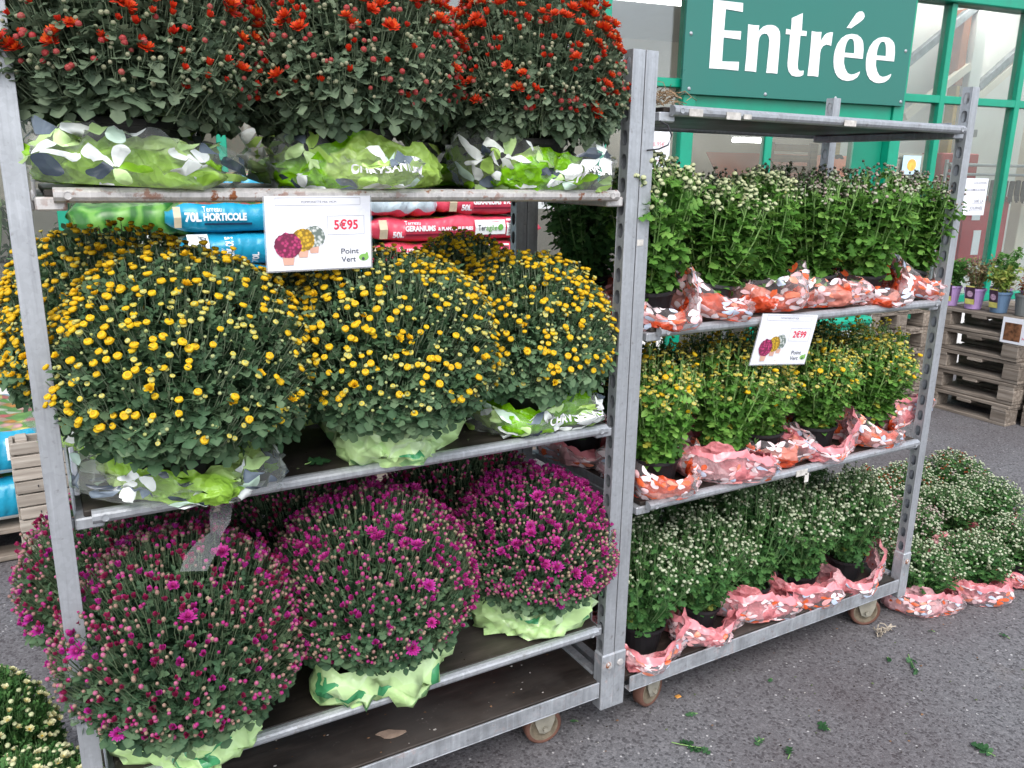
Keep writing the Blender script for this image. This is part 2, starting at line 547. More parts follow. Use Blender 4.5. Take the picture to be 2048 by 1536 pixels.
part("painted_post", MB().bbox(7.47, 7.56, .98, 1.08, 2.45, 3.1, .004), flat("orange steel paint", (.42, .13, .03), .6), bld)
part("painted_post", MB().bbox(7.49, 7.54, .98, 1.08, .02, 2.449, .004), flat("yellow steel paint", (.45, .27, .05), .6), bld)
part("door_trim", MB().bbox(6.75, 8.1, 1.20, 1.248, 2.02, 2.09, .004), GALV_DK, bld)
TUBE = NT("lit tube"); TUBE.bsdf((.9, .9, .9), .4, emit=(1, .98, .92), emit_s=8.0); TUBE = TUBE.m
for s, t_ in ((1.0, 2.2), (4.9, 2.4), (7.6, .85), (8.6, .6), (9.2, 2.0)):  # added glowing bars under the ceiling, only to brighten the shop interior
    part("fill_light_tube", MB().bbox(s - .65, s + .65, t_ - .04, t_ + .04, 3.19, 3.25, .01), TUBE, bld)
lamp = thing("tube_lamp", "lit fluorescent tube hanging inside the shop behind the door glass", "lamp", fac(6.76, 3.0, 2.0), FA)
part("tube", MB().lathe([(.022, -.22), (.022, .22)], 10, M=Matrix.Rotation(R_(90), 4, 'Y'), cap=True), TUBE, lamp)
part("housing", MB().bbox(-.24, .24, -.03, .03, .03, .07, .004), WHITE_P, lamp)
part("hanger", MB().tube([(-.18, 0, .07), (-.18, 0, 1.29)], .004).tube([(.18, 0, .07), (.18, 0, 1.29)], .004), GALV, lamp)

# ---- things seen through the glass
bk = thing("wooden_bench", "brown wooden slatted bench behind the entrance door glass", "bench", fac(5.42, .62, 1.10), FA, None)
for x in (-.235, .20): part("upright", MB().bbox(x - .035, x + .035, -.02, .02, -1.08, .78, .004), BENCH_W, bk)
for k in range(7): part("slat", MB().bbox(-.198, .163, -.015, .015, .71 - k * .082, .765 - k * .082, .004), BENCH_W, bk)
part("seat", MB().bbox(-.26, .24, -.5, -.03, -.66, -.62, .006), BENCH_W, bk)
ob = thing("orange_trough", "orange plastic trough standing inside behind the bench", "trough", fac(5.6, 1.0, 1.5), FA)
m = MB(); pr = []
for i in range(13):
    a = i / 12; pr.append((-.17 + .34 * (1 - math.cos(a * 1.5)), -.28 + .58 * a))
v = []; f = []
for x in (-.72, .72):
    sk = .06 if x < 0 else -.02
    for y, z in pr: v.append((x + sk * (z + .28) * -1.2, y - .17, z))
for i in range(12): f.append((i, i + 13, i + 14, i + 1))
m.add(v, f)
b_ = part("body", m, flat("orange plastic", (.62, .13, .045), .45, 0, .5, .08, 4.0), ob)
sd = b_.modifiers.new("thick", 'SOLIDIFY'); sd.thickness = .012
part("leg", MB().bbox(-.5, -.45, -.1, .1, -1.48, -.27, .004), GALV, ob); part("leg", MB().bbox(.45, .5, -.1, .1, -1.48, -.27, .004), GALV, ob)
part("label_plate", MB().bbox(.02, .14, -.365, -.355, -.12, .04, .003), CRATE_W, ob)
wp = thing("wood_panel", "upright plywood panel leaning behind the orange trough", "panel", fac(6.2, 1.05, .02), FA)
part("sheet", MB().bbox(-.12, .08, -.01, .01, 0, 1.95, .004), wood_mat("pale ply", (.42, .30, .15), (.52, .40, .22)), wp)
part("roller", MB().lathe([(.018, -.04), (.05, -.04), (.05, .04), (.018, .04)], 16, M=Matrix.Translation((.0, -.06, 1.74)) @ Matrix.Rotation(R_(90), 4, 'X')), BLACK_P, wp)
sgm = NT("cream card"); sgm.bsdf((.6, .58, .5), .6); sgm = sgm.m
p = thing("price_poster", "small white poster with faint red price taped to the glass left of the door", "poster", fac(3.79, -.012, 1.72), FA)
part("sheet", MB().box(-.085, .085, 0, .003, -.12, .17), PAPER, p)
for tx, z, h, w in (("6,95€", .075, .03, .09), ("Chrysanthème", -.02, .008, .07), ("Pot 14 cm", -.07, .008, .06)):
    part("lettering", text_mb(MB(), tx, 0, z, h, w, y=-.001, align='C'), flat("faded red print", (.72, .30, .32), .5), p)
p = thing("sun_poster", "small pale blue poster with a sun picture on the glass right of the door", "poster", fac(6.03, -.012, 1.735), FA)
part("sheet", MB().box(-.09, .09, 0, .003, -.09, .05), flat("pale blue card", (.50, .68, .80), .4), p)
part("sun_picture", MB().lathe([(0, 0), (.045, 0)], 20, M=Matrix.Translation((.0, -.002, -.02)) @ Matrix.Rotation(R_(90), 4, 'X')), flat("yellow orange ink", (.80, .42, .08), .5, 0, .3, .35, 25.0), p)
p = thing("clear_notice", "pale framed notice behind the glass beside the sun poster", "notice", fac(6.02, .03, 1.71), FA)
part("frame", MB().bbox(-.17, .17, 0, .01, -.11, .09, .002), flat("beige board", (.45, .42, .36), .6), p)
part("lettering", text_mb(MB(), "SANS SOMMER", 0, .05, .012, .2, y=-.002, align='C'), BLACK_P, p)
p = thing("notice_paper", "white printed notice about 50€ taped to the glass behind the right hand post", "notice", fac(6.74, -.012, 1.48), FA)
part("sheet", MB().box(-.155, .13, 0, .003, -.145, .145), PAPER, p)
for tx, z, h in (("LOCATION", .10, .019), ("ACCUMULATEUR", .045, .019), ("50€ LA", -.045, .024), ("JOURNÉE", -.10, .024)):
    part("lettering", text_mb(MB(), tx, .11, z, h, None, .015, y=-.001, align='R'), flat("grey print", (.16, .16, .2), .5), p)
part("underline", MB().box(-.02, .11, -.0012, -.0002, -.055, -.0525), BLACK_P, p); part("underline", MB().box(-.04, .11, -.0012, -.0002, -.112, -.1095), BLACK_P, p)
RED_C = flat("red cabinet paint", (.36, .025, .03), .4, 0, .5, .08, 5.0)
p = thing("red_cabinet", "tall red fire hose cabinet behind the right hand glass", "cabinet", fac(7.57, .55, .02), FA)
part("body", MB().bbox(-.30, .30, 0, .22, .85, 1.45, .01), RED_C, p)
part("door", MB().bbox(-.27, .27, -.014, -.002, .88, 1.42, .005), RED_C, p)
part("label", MB().box(-.17, -.07, -.018, -.0145, 1.24, 1.37).box(-.12, -.03, -.018, -.0145, .93, 1.15), PAPER, p)
part("plinth", MB().bbox(-.28, .28, .02, .2, 0, .848, .005), WALL_W, p)
p = thing("red_box", "dark red machine box high up behind the right hand glass", "box", fac(7.24, .6, 1.6), FA)
part("body", MB().bbox(-.22, .22, 0, .25, 0, .24, .012), RED_C, p)
part("slot", MB().bbox(-.16, .10, -.006, -.001, .10, .16, .002), BLACK_P, p)
part("bracket", MB().bbox(-.2, .2, .25, .64, .02, .05, .004), GALV_DK, p)
p = thing("hanging_gloves", "row of black gloves hanging on a rail behind the right hand glass", "rack", fac(7.75, .5, 1.5), FA)
part("rail", MB().tube([(-.75, 0, .24), (.9, 0, .24)], .014, 8).tube([(-.75, 0, .16), (.9, 0, .16)], .012, 8).tube([(-.75, .03, .28), (-.75, .03, -1.48)], .016, 8).tube([(.9, .03, .28), (.9, .03, -1.48)], .016, 8), GALV, p)
rg = random.Random(5)
GLOVE = flat("black rubber", (.02, .02, .024), .5); 
for k in range(14):
    x = -.36 + k * .08
    gm = MB()
    for q in range(4): gm.tube([(x - .02 + q * .013, 0, -.02), (x - .024 + q * .016, -.01, -.075 - .015 * (q in (1, 2)))], .007, 6, r1=.005)
    gm.bbox(x - .028, x + .028, -.012, .012, -.03, .11, .008)
    part("glove", gm, GLOVE, p, rot=(0, rg.uniform(-.05, .05), 0))

# ---- entrance sign
ES = thing("entrance_sign", "big green board reading Entrée above the shop door", "sign", (0, 3.4, 0), FA)
SIGN_G = flat("sign green", (.010, .140, .112), .32, 0, .5, .04, 2.0)
part("panel", MB().bbox(3.90, 5.808, -.075, -.055, 2.13, 3.0, .002), SIGN_G, ES)
LE = [(4.094, 2.713), (4.323, 2.712), (4.326, 2.658), (4.192, 2.665), (4.191, 2.536), (4.325, 2.54), (4.325, 2.488), (4.191, 2.493), (4.193, 2.345), (4.327, 2.35), (4.328, 2.295), (4.219, 2.298), (4.098, 2.297)]
Ln = [(4.377, 2.587), (4.422, 2.584), (4.465, 2.586), (4.463, 2.545), (4.477, 2.562), (4.501, 2.582), (4.53, 2.593), (4.565, 2.596), (4.596, 2.592), (4.62, 2.579), (4.635, 2.56), (4.642, 2.533), (4.645, 2.492), (4.647, 2.293), (4.604, 2.295), (4.556, 2.293), (4.559, 2.466), (4.558, 2.497), (4.549, 2.523), (4.532, 2.538), (4.51, 2.539), (4.489, 2.531), (4.475, 2.511), (4.47, 2.484), (4.471, 2.294), (4.427, 2.297), (4.38, 2.296), (4.383, 2.394)]
Lt = [(4.725, 2.651), (4.812, 2.689), (4.817, 2.579), (4.86, 2.578), (4.86, 2.547), (4.81, 2.547), (4.81, 2.365), (4.815, 2.337), (4.828, 2.323), (4.846, 2.322), (4.867, 2.326), (4.866, 2.298), (4.842, 2.286), (4.805, 2.283), (4.768, 2.289), (4.742, 2.311), (4.729, 2.339), (4.725, 2.367), (4.725, 2.548), (4.687, 2.548), (4.688, 2.581), (4.729, 2.577)]
Lr = [(4.903, 2.582), (4.942, 2.579), (4.986, 2.582), (4.984, 2.514), (4.996, 2.537), (5.014, 2.562), (5.035, 2.578), (5.062, 2.586), (5.084, 2.587), (5.08, 2.499), (5.062, 2.503), (5.036, 2.505), (5.009, 2.492), (4.996, 2.47), (4.992, 2.446), (4.996, 2.292), (4.952, 2.295), (4.904, 2.293), (4.907, 2.413)]
Le = [(5.373, 2.432), (5.371, 2.491), (5.362, 2.533), (5.352, 2.554), (5.334, 2.57), (5.3, 2.586), (5.251, 2.589), (5.205, 2.579), (5.166, 2.555), (5.134, 2.515), (5.118, 2.468), (5.115, 2.432), (5.118, 2.397), (5.125, 2.362), (5.142, 2.327), (5.17, 2.299), (5.211, 2.282), (5.26, 2.278), (5.307, 2.287), (5.343, 2.308), (5.359, 2.332), (5.361, 2.347), (5.339, 2.336), (5.311, 2.326), (5.282, 2.322), (5.252, 2.33), (5.227, 2.357), (5.209, 2.395), (5.206, 2.434)]
Leh = [(5.205, 2.463), (5.292, 2.463), (5.286, 2.507), (5.277, 2.538), (5.264, 2.555), (5.247, 2.558), (5.228, 2.551), (5.214, 2.53), (5.206, 2.498)]
Lacc = [(5.201, 2.624), (5.223, 2.654), (5.246, 2.687), (5.274, 2.724), (5.296, 2.737), (5.32, 2.74), (5.338, 2.729), (5.347, 2.709), (5.337, 2.69), (5.307, 2.667), (5.272, 2.646), (5.239, 2.624)]
def letter(outer, dx=0.0, hole=None):
    mb = MB()
    def poly(P): return [(x + dx, 0, z) for x, z in P]
    from mathutils.geometry import tessellate_polygon
    loops = [[Vector(p) for p in poly(outer)]] + ([[Vector(p) for p in poly(hole)]] if hole else [])
    tri = tessellate_polygon(loops)
    fl = [p for lp in loops for p in lp]; n = len(fl)
    v = [(p.x, -.0790, p.z) for p in fl] + [(p.x, -.0752, p.z) for p in fl]
    f = [tuple(t) for t in tri]
    off = 0
    for lp in loops:
        k = len(lp)
        for i in range(k): f.append((off + i, off + (i + 1) % k, n + off + (i + 1) % k, n + off + i))
        off += k
    return mb.add(v, f)
part("letter", letter(LE), WHITE_P, ES); part("letter", letter(Ln), WHITE_P, ES); part("letter", letter(Lt), WHITE_P, ES)
part("letter", letter(Lr), WHITE_P, ES); part("letter", letter(Le, 0, Leh), WHITE_P, ES); part("letter", letter(Le, .29, Leh), WHITE_P, ES)
part("letter_accent", letter(Lacc), WHITE_P, ES)
for s, z in ((3.943, 2.5), (3.955, 2.163), (4.566, 2.156), (5.172, 2.158), (5.777, 2.16), (5.764, 2.509), (3.943, 2.9), (5.77, 2.9)):
    part("screw", MB().lathe([(.0, .008), (.008, .006), (.013, .0)], 12, M=Matrix.Translation((s, -.0755, z)) @ Matrix.Rotation(R_(90), 4, 'X')), GALV, ES)

# ------------------------------------------------------------------ trolleys
def oval_plate(mb, x, y0, y1, z0, z1, pitch, hw, hh, M=None, mi=0):
    """plate in the yz plane with a column of oval openings"""
    n = max(1, int((z1 - z0) / pitch)); zc0 = z0 + ((z1 - z0) - n * pitch) / 2
    yc = (y0 + y1) / 2
    if zc0 - z0 > 1e-4:
        mb.add([(x, y0, z0), (x, y1, z0), (x, y1, zc0), (x, y0, zc0)], [(0, 1, 2, 3)], mi)
        ze = zc0 + n * pitch
        mb.add([(x, y0, ze), (x, y1, ze), (x, y1, z1), (x, y0, z1)], [(0, 1, 2, 3)], mi)
    for k in range(n):
        a = zc0 + k * pitch; b = a + pitch; c = (a + b) / 2
        inn = []; out = []
        for i in range(12):
            th = 2 * math.pi * (i + .5) / 12
            ex = 1.6
            cy, cz = math.cos(th), math.sin(th)
            inn.append((x, yc + hw * math.copysign(abs(cy) ** (.8), cy), c + hh * math.copysign(abs(cz) ** (.8), cz)))
            m_ = max(abs(cy), abs(cz)); oy, oz = cy / m_, cz / m_
            out.append((x, yc + oy * (y1 - y0) / 2, c + oz * (b - a) / 2))
        # corners are kept by adding them to the outer ring
        v = inn + out; f = []
        for i in range(12):
            j = (i + 1) % 12
            p, q = out[i], out[j]
            if abs(p[1] - q[1]) > 1e-6 and abs(p[2] - q[2]) > 1e-6:
                cy_ = y1 if max(p[1], q[1]) > y1 - 1e-6 else y0
                cz_ = b if max(p[2], q[2]) > b - 1e-6 else a
                v.append((x, cy_, cz_)); kx = len(v) - 1
                f.append((i, j, 12 + j, kx, 12 + i))
            else:
                f.append((i, j, 12 + j, 12 + i))
        mb.add(v, f, mi)
def post_mesh(h=1.79):
    """hollow post, open inside, oval openings in both side faces"""
    w, d = .037, .036
    m = MB()
    m.bbox(0, w, 0, .003, 0, h, .0008)
    m.bbox(0, w, d - .003, d, 0, h, .0008)
    for x in (0.0005, .003, w - .003, w - .0005): oval_plate(m, x, .003, d - .003, 0, h, .0555, .0105, .0185)
    return m.mesh("post", GALV)
POST = post_mesh()
def rail_mesh(L, h=.026, hole=True):
    """rounded C rail along x"""
    m = MB()
    pr = [(.012, -h), (.003, -h), (-.004, -h * .86), (-.008, -h * .62), (-.008, -h * .3), (-.004, -.004), (.003, 0), (.012, 0), (.014, -.003), (.014, -h + .003)]
    v = [(x, a, b) for x in (0, L) for a, b in pr]; n = len(pr)
    f = [(i, (i + 1) % n, n + (i + 1) % n, n + i) for i in range(n)] + [tuple(range(n))[::-1], tuple(range(n, 2 * n))]
    m.add(v, f)
    for x in (.022, L - .022):
        m.lathe([(.0, 0), (.0055, 0), (.006, .0012), (.0072, .0012), (.0075, 0)], 12, M=Matrix.Translation((x, -.0082, -h / 2)) @ Matrix.Rotation(R_(90), 4, 'X'))
    return m
DEP = .565
def trolley(x0, label, shelves, base_top, lean):
    T = thing("trolley", label, "trolley", (x0, 0, 0))
    W = 1.35; plx = lean[0][0]; prx = lean[1][0]
    for (px, py, lx, ly) in lean:
        o = obj("post", POST, T, (px, py, .107), (ly, lx, 0))
    for px in (plx - .004, prx - .004):
        for py in (-.004, DEP - .040):
            part("socket", MB().bbox(px, px + .045, py, py + .044, .105, .285, .004), GALV_SCUFF, T)
            part("joint_bolt", MB().lathe([(0, .006), (.009, .005), (.011, 0)], 10, M=Matrix.Translation((px + .022, py - .0005, .25)) @ Matrix.Rotation(R_(90), 4, 'X')), GALV_RUST, T)
    for z, rust in shelves:
        mt = GALV_RUST if rust else GALV
        s = part("shelf", MB().bbox(.062, W - .062, .008, DEP - .008, z - .016, z - .004, .002), BOARD, T)
        part("shelf_rail", rail_mesh(W - .15), mt, s, (.075, -.012, z)); r2 = part("shelf_rail", rail_mesh(W - .15), mt, s, (W - .075, DEP + .012, z), (0, 0, math.pi))
        for xx in (.046, W - .096):
            part("shelf_bracket", MB().bbox(xx, xx + .05, .004, DEP - .004, z - .040, z - .0165, .003), mt, s)
        for xx in (.0485, W - .0515):
            part("end_strip", MB().bbox(xx, xx + .003, .05, DEP - .05, z - .0162, z + .012, .0008), mt, s)
        for yy in (.02, DEP - .035):
            part("hook", MB().bbox(.030, .046, yy, yy + .016, z - .04, z - .022, .002).bbox(W - .046, W - .030, yy, yy + .016, z - .04, z - .022, .002), mt, s)
    b = part("base", MB().bbox(.03, W - .03, .02, DEP - .02, base_top - .028, base_top - .010, .002), BOARD, T)
    def cprof(x0, x1, y, flip):
        s = -1 if flip else 1
        return MB().bbox(x0, x1, min(y, y + s * .006), max(y, y + s * .006), base_top - .046, base_top, .0015).bbox(x0, x1, min(y, y + s * .03), max(y, y + s * .03), base_top - .050, base_top - .0465, .0015)
    part("base_rail", cprof(.052, W - .052, -.004, False), GALV_SCUFF, b); part("base_rail", cprof(.052, W - .052, DEP + .004, True), GALV_SCUFF, b)
    for xx in (.012, W - .040): part("base_rail", MB().bbox(xx, xx + .028, .052, DEP - .052, base_top - .048, base_top - .002, .002), GALV_SCUFF, b)
    for xx in (.35, W - .35): part("cross_bar", MB().bbox(xx - .02, xx + .02, .03, DEP - .03, base_top - .055, base_top - .0285, .003), GALV_DK, b)
    return T
TYRE = flat("brown rubber tyre", (.13, .062, .045), .7, 0, .3, .25, 25.0)
HUB = flat("dusty wheel hub", (.17, .14, .10), .8, 0, .25, .30, 40.0, .2)
FORK = flat("dusty caster fork", (.30, .28, .23), .75, .2, .3, .25, 30.0, .2)
def caster(T, x, y, top, ang):
    c = part("caster", MB().bbox(-.045, .045, -.04, .04, top - .008, top, .002), GALV_DK, T, (x, y, 0), (0, 0, ang))
    r = .0565
    Rx = Matrix.Rotation(R_(90), 4, 'X')
    part("tyre", MB().lathe([(r * .78, -.016), (r * .9, -.019), (r, -.014), (r * 1.0, .014), (r * .9, .019), (r * .78, .016)], 36, M=Matrix.Translation((0, 0, r)) @ Rx), TYRE, c, smooth=True)
    part("hub", MB().lathe([(.0, -.018), (.014, -.018), (.016, -.012), (.034, -.010), (.040, -.0165), (r * .79, -.0165), (r * .79, .0165), (.040, .0165), (.034, .010), (.016, .012), (.014, .018), (0, .018)], 32, M=Matrix.Translation((0, 0, r)) @ Rx), HUB, c)
    fk = MB()
    for s in (-1, 1):
        y0, y1 = (s * .021, s * .025)
        ya, yb = min(y0, y1), max(y0, y1)
        v = []
        out = [(-.034, top - .008), (.034, top - .008), (.030, r + .02), (.017, r - .012), (0, r - .018), (-.017, r - .012), (-.030, r + .02)]
        v = [(a, ya, b) for a, b in out] + [(a, yb, b) for a, b in out]; n = 7
        fk.add(v, [tuple(range(n)), tuple(range(n, 2 * n))[::-1]] + [((i + 1) % n, i, n + i, n + (i + 1) % n) for i in range(n)])
        fk.lathe([(0, .008), (.007, .008), (.0085, 0)], 8, M=Matrix.Translation((0, s * .0255, r)) @ Matrix.Rotation(R_(90 * -s), 4, 'X') if s > 0 else Matrix.Translation((0, s * .0255, r)) @ Rx)
    fk.bbox(-.034, .034, -.025, .025, top - .016, top - .0085, .002)
    part("fork", fk, FORK, c)
    return c
Z1 = (1.573, .98, .39); Z2 = (1.777, 1.224, .732)
TL = trolley(0.0, "left galvanised plant trolley with rusty top shelf and big chrysanthemums", [(Z1[0], True), (Z1[1], False), (Z1[2], False)], .203,
             [(.004, 0, 0, 0), (1.309, 0, 0, 0), (.004, DEP - .036, 0, 0), (1.309, DEP - .036, 0, 0)])
TR = trolley(1.357, "right galvanised plant trolley with an empty top shelf", [(Z2[0], False), (Z2[1], False), (Z2[2], False)], .185,
             [(-.008, 0, 0, 0), (1.310, 0, 0, 0), (-.008, DEP - .036, 0, 0), (1.310, DEP - .036, 0, 0)])
for x, z, w_, h_, p_ in ((1.475, 1.770, .045, .018, 0), (1.60, 1.768, .05, .018, 0), (1.66, 1.765, .028, .012, 0), (2.05, 1.768, .05, .016, 0), (2.01, .727, .05, .020, 0), (2.05, .712, .018, .03, 0), (1.35, 1.452, .020, .016, 1)):
    part("sticker", MB().bbox(x - 1.357, x - 1.357 + w_, -.0225 if not p_ else -.0012, -.0206 if not p_ else -.0003, z - h_, z, .0004), flat("old beige sticker", (.50, .48, .45), .7, 0, .2, .3, 60.0), TR)
for T, l in ((TL, ((.17, .09, .2), (1.165, .09, -.15), (.17, .47, 1.1), (1.165, .47, .5))), (TR, ((.19, .075, .25), (1.205, .06, -.5), (.19, .47, .9), (1.16, .47, 2.0)))):
    tp = (.203 if T is TL else .185) - .051
    for x, y, a in l: caster(T, x, y, tp, a)

# ------------------------------------------------------------------ plants
LEAF_L = leaf_mat("mum leaf grey green", (.045, .075, .045), (.120, .180, .108), (.215, .275, .175), rough=.5)
LEAF_Y = leaf_mat("mum leaf deep green", (.030, .068, .034), (.084, .170, .082), (.165, .250, .135), rough=.48)
LEAF_M = leaf_mat("mum leaf blue green", (.022, .054, .028), (.062, .130, .066), (.13, .205, .105), rough=.5)
LEAF_R = leaf_mat("young leaf fresh green", (.034, .105, .016), (.110, .275, .044), (.23, .42, .09), (.42, .40, .06), rough=.45)
LEAF_W = leaf_mat("mum leaf mid green", (.020, .070, .020), (.060, .170, .046), (.13, .27, .08), (.28, .30, .06), rough=.5)
STEM_L = flat("grey green stem", (.17, .22, .135), .6, 0, .3, .2)
STEM_R = flat("fresh green stem", (.21, .36, .11), .5, 0, .35, .2)
STEM_W = flat("mid green stem", (.10, .19, .07), .5, 0, .35, .2)
STEM_M = flat("dull green stem", (.11, .155, .085), .6, 0, .3, .2)

# lobed leaf: midrib vertices, then the outline of each half
_MID = [(0, 0), (0, .22), (0, .42), (0, .62), (0, .82), (0, 1.0)]
_HALF = [(.03, .12), (.20, .09), (.30, .20), (.19, .29), (.05, .34), (.25, .35), (.40, .52), (.27, .61), (.055, .63), (.19, .68), (.26, .84), (.09, .97)]
def _leaf(mid, half, link):
    P = list(mid); F = []
    for sgn in (1, -1):
        o = len(P); P += [(sgn * x, y) for x, y in half]
        ring = [0] + [o + i for i in range(len(half))] + [len(mid) - 1]
        mk = [0] + link + [len(mid) - 1]
        for i in range(len(ring) - 1):
            a, b = ring[i], ring[i + 1]; ma, mb_ = mk[i], mk[i + 1]
            for t in ((a, b, mb_), (a, mb_, ma)):
                if len(set(t)) == 3: F.append(t if sgn > 0 else t[::-1])
    return np.array(P), np.array(F)
LEAF_HI = _leaf(_MID, _HALF, [0, 1, 1, 1, 2, 2, 3, 3, 3, 4, 4, 5])
LEAF_LO = _leaf([(0, 0), (0, .4), (0, .7), (0, 1.0)], [(.24, .18), (.10, .36), (.36, .52), (.12, .66), (.22, .86)], [1, 1, 2, 2, 3])
LEAF_P, LEAF_F = LEAF_HI

def norm(a): return a / np.maximum(1e-9, np.linalg.norm(a, axis=-1, keepdims=True))

def leaves_np(P, D, U, S, rng, curl=.35, wf=1.0, lod=None):
    """P base points, D leaf direction, U approximate upper side, S length -> verts, faces"""
    n = len(P)
    LEAF_P, LEAF_F = lod or LEAF_HI
    D = norm(D); X = norm(np.cross(D, U)); N = np.cross(X, D)
    lx, ly = LEAF_P[:, 0], LEAF_P[:, 1]
    cu = rng.uniform(.3, 1.5, (n, 1)) * curl
    fo = rng.uniform(.0, .55, (n, 1))
    z = -cu * ly[None] ** 2 + fo * np.abs(lx)[None] + rng.uniform(-.5, .35, (n, 1)) * (lx[None] ** 2) * 3 + .05 * np.sin(ly[None] * 16 + rng.uniform(0, 6, (n, 1))) * (np.abs(lx)[None] > .15) + rng.normal(0, .014, (n, len(lx)))
    wx = lx[None] * rng.uniform(.8, 1.15, (n, 1)) * np.reshape(wf, (-1, 1))
    V = P[:, None] + S[:, None, None] * (wx[..., None] * X[:, None] + ly[None, :, None] * D[:, None] + z[..., None] * N[:, None])
    F = (LEAF_F[None] + (np.arange(n) * len(lx))[:, None, None])
    return V.reshape(-1, 3), F.reshape(-1, 3)

def tubes_np(A, B, Cc, r0, r1, seg=3, k=3):
    """quadratic bezier tubes, k rings"""
    n = len(A)
    t = np.linspace(0, 1, k)
    pts = ((1 - t)[None, :, None] ** 2 * A[:, None] + 2 * ((1 - t) * t)[None, :, None] * B[:, None] + (t ** 2)[None, :, None] * Cc[:, None])
    d = norm(np.gradient(pts, axis=1))
    ref = np.where(np.abs(d[..., 2:3]) < .9, np.array([0, 0, 1.0]), np.array([1.0, 0, 0]))
    u = norm(np.cross(d, ref)); w = np.cross(d, u)
    r = (r0 + (r1 - r0) * t)[None, :, None, None]
    a = 2 * np.pi * np.arange(seg) / seg
    V = pts[:, :, None] + r * (np.cos(a)[None, None, :, None] * u[:, :, None] + np.sin(a)[None, None, :, None] * w[:, :, None])
    V = V.reshape(-1, 3)
    F = []
    for j in range(k - 1):
        for i in range(seg):
            q = (i + 1) % seg
            F.append((j * seg + i, j * seg + q, (j + 1) * seg + q)); F.append((j * seg + i, (j + 1) * seg + q, (j + 1) * seg + i))
    F = np.array(F)[None] + (np.arange(n) * k * seg)[:, None, None]
    return V, F.reshape(-1, 3)

def vein(sh, rng, lod=None):
    """leaf shade per vertex: paler midrib, slightly varied blade"""
    P = (lod or LEAF_HI)[0]
    k = np.where(np.abs(P[:, 0]) < 1e-6, .20, 0.0)
    v = sh[:, None] + k[None] * (sh[:, None] < .9) + rng.normal(0, .035, (len(sh), len(P)))
    return np.where(sh[:, None] > .95, .99, np.clip(v, 0, .93)).ravel()
def bez(A, B, Cc, t):
    t = t[:, None]
    return (1 - t) ** 2 * A + 2 * (1 - t) * t * B + t ** 2 * Cc

def build_foliage(name, parts_, mats):
    V = []; F = []; S = []; MI = []; off = 0
    for v, f, sh, mi in parts_:
        V.append(v); F.append(f + off); S.append(sh); MI.append(np.full(len(f), mi)); off += len(v)
    return np_mesh(name, np.concatenate(V), np.concatenate(F), mats, np.concatenate(MI), np.concatenate(S), True)

